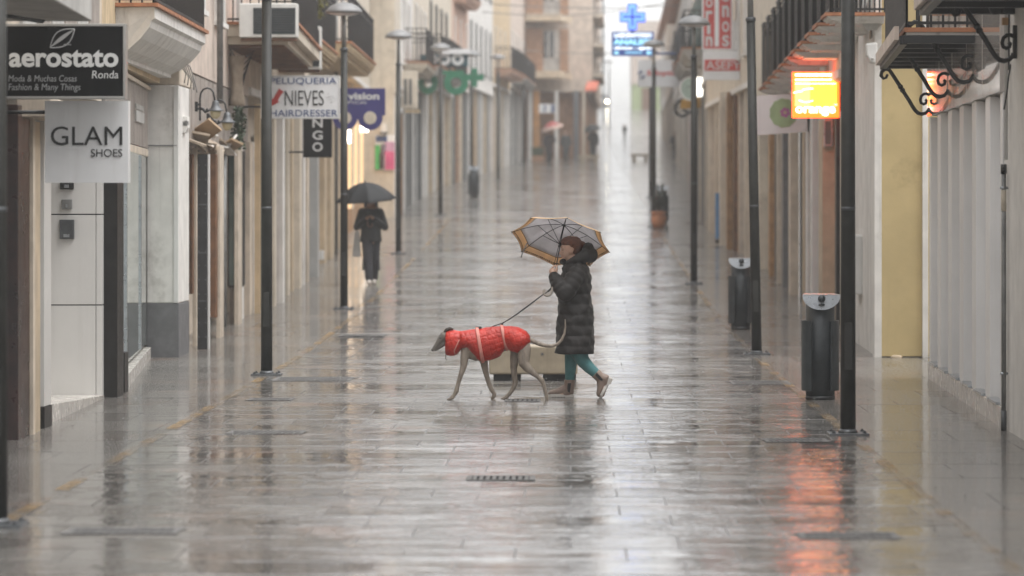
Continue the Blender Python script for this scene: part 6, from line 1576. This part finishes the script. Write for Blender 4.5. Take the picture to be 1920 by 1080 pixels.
# ------------------------------------------------------------------ passers-by
def walker(label, px, base, top, cols, pose, far=False, group=None):
    """a person standing at photo column px from row base to row top; pose moves hands and feet; sizes in body heights"""
    y = Yb(base) if base < 640 else 12577/(base-VY)
    g = gs(y); h = (base-top)*y/F; s = h/1.68
    x = X(px, y); c = Vector((x, y, g))
    P = lambda a, d, z: c+Vector((a*s, d*s, z*s))
    p = thing('person', label, 'person', tuple(c), group)
    b = MB(); hand = pose.get('hands', [(-.22, -.05, .80), (.22, -.05, .80)]); feet = pose.get('feet', [(-.08, -.12), (.08, .12)])
    b.ball(P(0, -.01, 1.56), .105*s, 14, .8, .95, 1.12); b.tube([P(0, 0, 1.36), P(0, 0, 1.48)], .055*s, 10)
    b.tube([P(0, -.09, 1.545), P(0, -.105, 1.525)], [.010*s, .014*s], 8, round_ends=True)
    b.tube([P(0, 0, 1.40), P(0, 0, 1.2), P(0, 0, 1.0), P(0, 0, .86)], [.13*s, .165*s, .145*s, .16*s], 14, .72, round_ends=True, up=(0, 1, 0))
    for sd_, (hx, hy, hz) in zip((-1, 1), hand):
        el = P(sd_*.26, .02, 1.08); hp = P(hx, hy, hz)
        b.tube([P(sd_*.17, 0, 1.36), el], [.055*s, .045*s], 10, round_ends=True); b.tube([el, hp], [.045*s, .030*s], 10, round_ends=True)
        for k in range(5):
            d_ = (hp-el).normalized(); o_ = Vector((0, 0, 1))*((k-2)*.016*s) if k < 4 else Vector((sd_*-.02*s, -.01*s, .025*s))
            b.tube([hp+o_*.6, hp+d_*.05*s+o_, hp+d_*(.085-.012*abs(k-1))*s+o_+Vector((0, -.015*s, 0))], [.012*s, .010*s, .007*s], 6, round_ends=True)
        b.ball(hp+(hp-el).normalized()*.03*s, .034*s, 10)
    for sd_, (fx, fy) in zip((-1, 1), feet):
        b.tube([P(sd_*.085, 0, .88), P(sd_*.09+(fx-sd_*.09)*.5, fy*.5-.03, .47), P(fx, fy, .09)], [.082*s, .055*s, .042*s], 10, round_ends=True)
        b.tube([P(fx, fy, .05), P(fx, fy-.15, .035)], [.045*s, .035*s], 10, round_ends=True)
    remeshed(b, 'body', cols.get('skin', skin_far), p, max(.008, .010*s) if not far else .02, 3)
    j = MB(); jl = pose.get('coat', .78); fl = pose.get('flare', 1.0)
    j.tube([P(0, 0, 1.45), P(0, 0, 1.40), P(0, 0, 1.25), P(0, 0, 1.05), P(0, 0, (jl+1.05)/2), P(0, 0, jl)], [.08*s, .17*s, .20*s, .185*s, .20*s*fl, .215*s*fl], 16, .72, up=(0, 1, 0))
    for sd_, (hx, hy, hz) in zip((-1, 1), hand):
        el = P(sd_*.265, .02, 1.08); hp = P(hx, hy, hz); j.tube([P(sd_*.165, 0, 1.36), el], [.085*s, .07*s], 12, round_ends=True); j.tube([el, el+(hp-el)*.86], [.07*s, .052*s], 12, round_ends=True)
    remeshed(j, 'jacket', cols['jacket'], p, .012 if not far else .025, 3)
    t_ = MB()
    for sd_, (fx, fy) in zip((-1, 1), feet):
        t_.tube([P(sd_*.07, 0, .95), P(sd_*.09+(fx-sd_*.09)*.5, fy*.5-.03, .48), P(fx, fy, .12)], [.12*s, .088*s, .075*s], 12, round_ends=True)
    remeshed(t_, 'trousers', cols['trousers'], p, .012 if not far else .025, 3)
    for (fx, fy) in feet:
        k = MB(); k.tube([P(fx, fy+.02, .05), P(fx, fy-.08, .05), P(fx, fy-.17, .035)], [.05*s, .05*s, .038*s], 12, .9, round_ends=True); k.build('shoe', cols.get('shoe', iron_black), p)
    hh = MB(); hh.ball(P(0, .025, 1.60), .112*s, 14, .86, .95, 1.0)
    if pose.get('long'): hh.tube([P(-.07, .03, 1.56), P(-.10, .0, 1.36)], [.06*s, .04*s], 8, round_ends=True); hh.tube([P(.07, .03, 1.56), P(.11, .0, 1.30)], [.06*s, .05*s], 8, round_ends=True)
    remeshed(hh, 'hair', cols.get('hair', hair_black), p, .012 if not far else .025, 2)
    return p, P, y, s
black_cloth = cloth('black_cloth', (.010, .010, .011), .5, 20); navy_cloth = cloth('navy_cloth', (.014, .014, .020), .5, 20); grey_sheer = cloth('grey_sheer', (.085, .095, .085), .5, 20)
white_leather = mat('white_leather', (.55, .50, .45), .5, .1)
p, P, y, s = walker('person in black jacket and dark trousers walking under a black umbrella with a pale bag', 695.5, 533, 366, {'jacket': black_cloth, 'trousers': navy_cloth, 'shoe': white_leather},
    {'hands': [(-.07, -.20, 1.24), (.05, -.20, 1.25)], 'feet': [(-.02, -.22), (.05, .20)], 'long': 1, 'coat': .80})
mb = MB(); n = 20
rings = []
for t in range(7):
    z = .88-.62*t/6; w_ = .135+.035*t/6
    rings.append([P((w_+.012*math.sin(5*2*math.pi*i/n))*math.cos(2*math.pi*i/n), .05+.12*math.sin(2*math.pi*i/n)*(1+.1*math.sin(4*2*math.pi*i/n)), z) for i in range(n)])
k_ = []
for r_ in rings: k_.append([r_[i] for i in range(0, n//2+1)])           # open at the front: coat tails hang behind the legs
mm = MB(); vs = [v for r_ in k_ for v in r_]; q = n//2+1
mm.add(vs+[v+Vector((0, .012, 0)) for v in vs], [(j*q+i, j*q+i+1, (j+1)*q+i+1, (j+1)*q+i) for j in range(6) for i in range(q-1)]+[(7*q+j*q+i, 7*q+(j+1)*q+i, 7*q+(j+1)*q+i+1, 7*q+j*q+i+1) for j in range(6) for i in range(q-1)], True)
mm.build('coat_tail', grey_sheer, p)
bg = thing('bag', 'pale carrier bag hanging at the side of the person under the black umbrella', 'bag', tuple(P(-.28, .02, .62)))
mb = MB(); mb.loft([[P(-.25+a*(.05+.05*t), -.02+b_*(.05+.03*t), 1.0-.48*t) for a, b_ in ((-1, -1), (.6, -1), (.6, 1), (-1, 1))] for t in (0, .35, .8, 1)], True, False); mb.build('sack', mat('bag_pale', (.42, .41, .39), .5), bg, .01)
mb = MB(); mb.tube([P(-.25, -.02, 1.0), P(-.25, -.01, 1.12), P(-.24, .0, 1.14)], .008, 6); mb.build('strap', MATS['bag_pale'], bg)
U = thing('umbrella', 'black domed umbrella sheltering the person on the left pavement', 'umbrella', tuple(P(0, -.2, 1.25)))
ax2 = Vector((-.06, -.10, 1)).normalized(); ap2 = P(-.10, -.24, 1.92)
umb_black = canopy_mat('umb_black', (.012, .013, .015), .05, .6)
umbrella(U, ap2, ax2, .58*s, .34*s, umb_black, None, R(12), .5, .80*s, iron_black, 0, 8, (wood_brown, (1, 0, 0)), None, 2.0)

dim_plum = cloth('dim_plum', (.045, .022, .026), .3); dim_grey = cloth('dim_grey', (.04, .042, .042), .3); dim_black = cloth('dim_black', (.02, .02, .02), .3)
p, P, y, s = walker('distant person in plum coat under a red and pale umbrella by the brick apartment block', 1030, 306, 243, {'jacket': dim_plum, 'trousers': dim_black}, {'hands': [(-.22, -.05, .8), (.06, -.2, 1.2)], 'coat': .5, 'feet': [(-.05, -.1), (.05, .12)]}, True, 'distant passers-by')
U = thing('umbrella', 'red and pale umbrella of a distant person by the apartment block', 'umbrella', tuple(P(.06, -.2, 1.2)))
umbrella(U, P(.05, -.2, 2.05), Vector((-.30, -.1, 1)), .62*s, .36*s, canopy_mat('umb_red', (.42, .10, .10), .3), canopy_mat('umb_pink', (.58, .42, .36), .3), R(10), .5, .9*s, iron_black, .3, 8, None, None, 1.8)
walker('distant grey figure walking beside the pole near the apartment block', 1061, 303, 245, {'jacket': dim_grey, 'trousers': dim_grey}, {'coat': .6}, True, 'distant passers-by')
p, P, y, s = walker('distant dark figure under a dark umbrella, right of the apartment block', 1112, 300, 240, {'jacket': dim_black, 'trousers': dim_grey}, {'hands': [(-.1, -.2, 1.2), (.24, 0, .8)], 'coat': .75}, True, 'distant passers-by')
U = thing('umbrella', 'dark tilted umbrella of the distant figure right of the apartment block', 'umbrella', tuple(P(-.1, -.2, 1.2)))
umbrella(U, P(-.12, -.2, 1.86), Vector((-.2, -.25, 1)), .50*s, .30*s, canopy_mat('umb_dark', (.03, .032, .032), .1), None, R(10), .5, .8*s, iron_black, 0, 8, None, None, 1.9)
walker('tiny lone figure far up the empty street', 1171, 258, 233, {'jacket': dim_grey, 'trousers': dim_grey}, {'coat': .6}, True, 'distant passers-by')
p, P, y, s = walker('distant figure in dark coat pushing a pram on the right', 1266, 303, 247, {'jacket': dim_black, 'trousers': dim_grey}, {'hands': [(-.15, -.35, 1.0), (.15, -.35, 1.0)], 'coat': .6}, True, 'distant passers-by')
pr = thing('pram', 'dark pram pushed by the distant figure on the right', 'pram', tuple(P(.25, -.7, 0)))
mb = MB(); mb.extrude([tuple(P(.25, 0, 0))[1:][0:0] or (P(0, -1.0, .45).y, P(0, 0, .45).z), (P(0, -.45, .42).y, P(0, 0, .42).z), (P(0, -.42, .85).y, P(0, 0, .85).z), (P(0, -.75, .95).y, P(0, 0, .95).z), (P(0, -1.05, .7).y, P(0, 0, .7).z)], 0, 'x', P(.0, 0, 0).x, P(.5, 0, 0).x); mb.build('carriage', dim_grey, pr, .03)
mb = MB(); mb.tube([P(.1, -.42, .8), P(.1, -.34, 1.02), P(.4, -.34, 1.02), P(.4, -.42, .8)], .02, 8); mb.build('handle', iron_black, pr)
for a in (.05, .45):
    for d in (-.95, -.5):
        mb = MB(); mb.tube([P(a, d, .16)+Vector((-.02, 0, 0)), P(a, d, .16)+Vector((.02, 0, 0))], .16*s, 16); mb.build('wheel', iron_black, pr)
# shrub in a box by the apartment block
pt_ = thing('planter', 'small green shrub in a brown box by the brick apartment block', 'planter', (X(1008, 176), 176, gs(176)))
mb = MB(); mb.box(X(997, 176), X(1020, 176), 176, 176.7, gs(176), gs(176)+.32); mb.build('box', brick_brown, pt_, .02)
mb = MB(); rnd = random.Random(8)
for k in range(500):
    a = rnd.random()*6.28; r_ = rnd.random()**.5*.28; z = gs(176)+.32+rnd.random()*.42; q = Vector((X(1008, 176)+r_*math.cos(a), 176.35+r_*math.sin(a), z)); u = Vector((rnd.uniform(-1, 1), rnd.uniform(-1, 1), rnd.uniform(-1, 1)))*.06; v_ = Vector((rnd.uniform(-1, 1), rnd.uniform(-1, 1), rnd.uniform(-1, 1)))*.04
    mb.add([q, q+u+v_, q+u*2, q+u-v_], [(0, 1, 2, 3)])
mb.build('shrub', mat('leaf_shrub', (.05, .075, .03), .5, .4), pt_)
# ------------------------------------------------------------------ car with lit headlamps
cy0 = 366.0; cg = gs(cy0); cx = X(1127, cy0)
car = thing('car', 'distant car facing the camera with lit headlights at the top of the street', 'car', (cx, cy0, cg))
car_paint = mat('car_paint', (.50, .50, .51), .3, .05, metal=.3, coat=.8)
def cr(y, z0, z1, w0, w1): return [Vector((cx-w0, y, cg+z0)), Vector((cx+w0, y, cg+z0)), Vector((cx+w1, y, cg+(z0+z1)/2)), Vector((cx+w1*.93, y, cg+z1)), Vector((cx-w1*.93, y, cg+z1)), Vector((cx-w1, y, cg+(z0+z1)/2))]
mb = MB(); mb.loft([cr(cy0, .30, .70, .70, .76), cr(cy0+.15, .25, .80, .80, .86), cr(cy0+1.2, .22, .95, .82, .88), cr(cy0+3.6, .22, .98, .82, .88), cr(cy0+4.0, .30, .90, .75, .80)], True, False); mb.build('body', car_paint, car, .04)
mb = MB(); mb.loft([[Vector((cx+sx*w_, yy_, cg+zz)) for sx in (-1, 1)][::1]+[Vector((cx+sx*w2, yy_+o_, cg+1.46)) for sx in (1, -1)] for yy_, w_, zz, w2, o_ in ((cy0+1.15, .78, .955, .60, .75), (cy0+3.7, .76, .975, .58, -.55))], True, False); mb.build('cabin', glass_dark, car, .02)
mb = MB(); mb.box(cx-.56, cx+.56, cy0+2.0, cy0+3.0, cg+1.463, cg+1.49); mb.build('roof', car_paint, car, .01)
for sx in (-1, 1):
    mb = MB(); mb.ball((cx+sx*.67, cy0-.01, cg+.62), .13, 12, 1, .35, .8); mb.build('headlight', emat('headlight_glow' if sx < 0 else 'headlight_warm', (1, .88, .62), 16 if sx < 0 else 26), car)
    for yy_ in (cy0+.75, cy0+3.2):
        mb = MB(); mb.tube([(cx+sx*.66, yy_, cg+.31), (cx+sx*.86, yy_, cg+.31)], .31, 20); w_ = mb.build('wheel', iron_black, car)
        mb = MB(); mb.tube([(cx+sx*.861, yy_, cg+.31), (cx+sx*.875, yy_, cg+.31)], .19, 16); mb.build('rim', steel, w_)
mb = MB(); mb.box(cx-.35, cx+.35, cy0-.03, cy0-.005, cg+.38, cg+.56); mb.build('grille', iron_black, car)
mb = MB(); mb.box(cx-.26, cx+.26, cy0-.05, cy0-.032, cg+.28, cg+.37); mb.build('number_plate', sign_white, car)
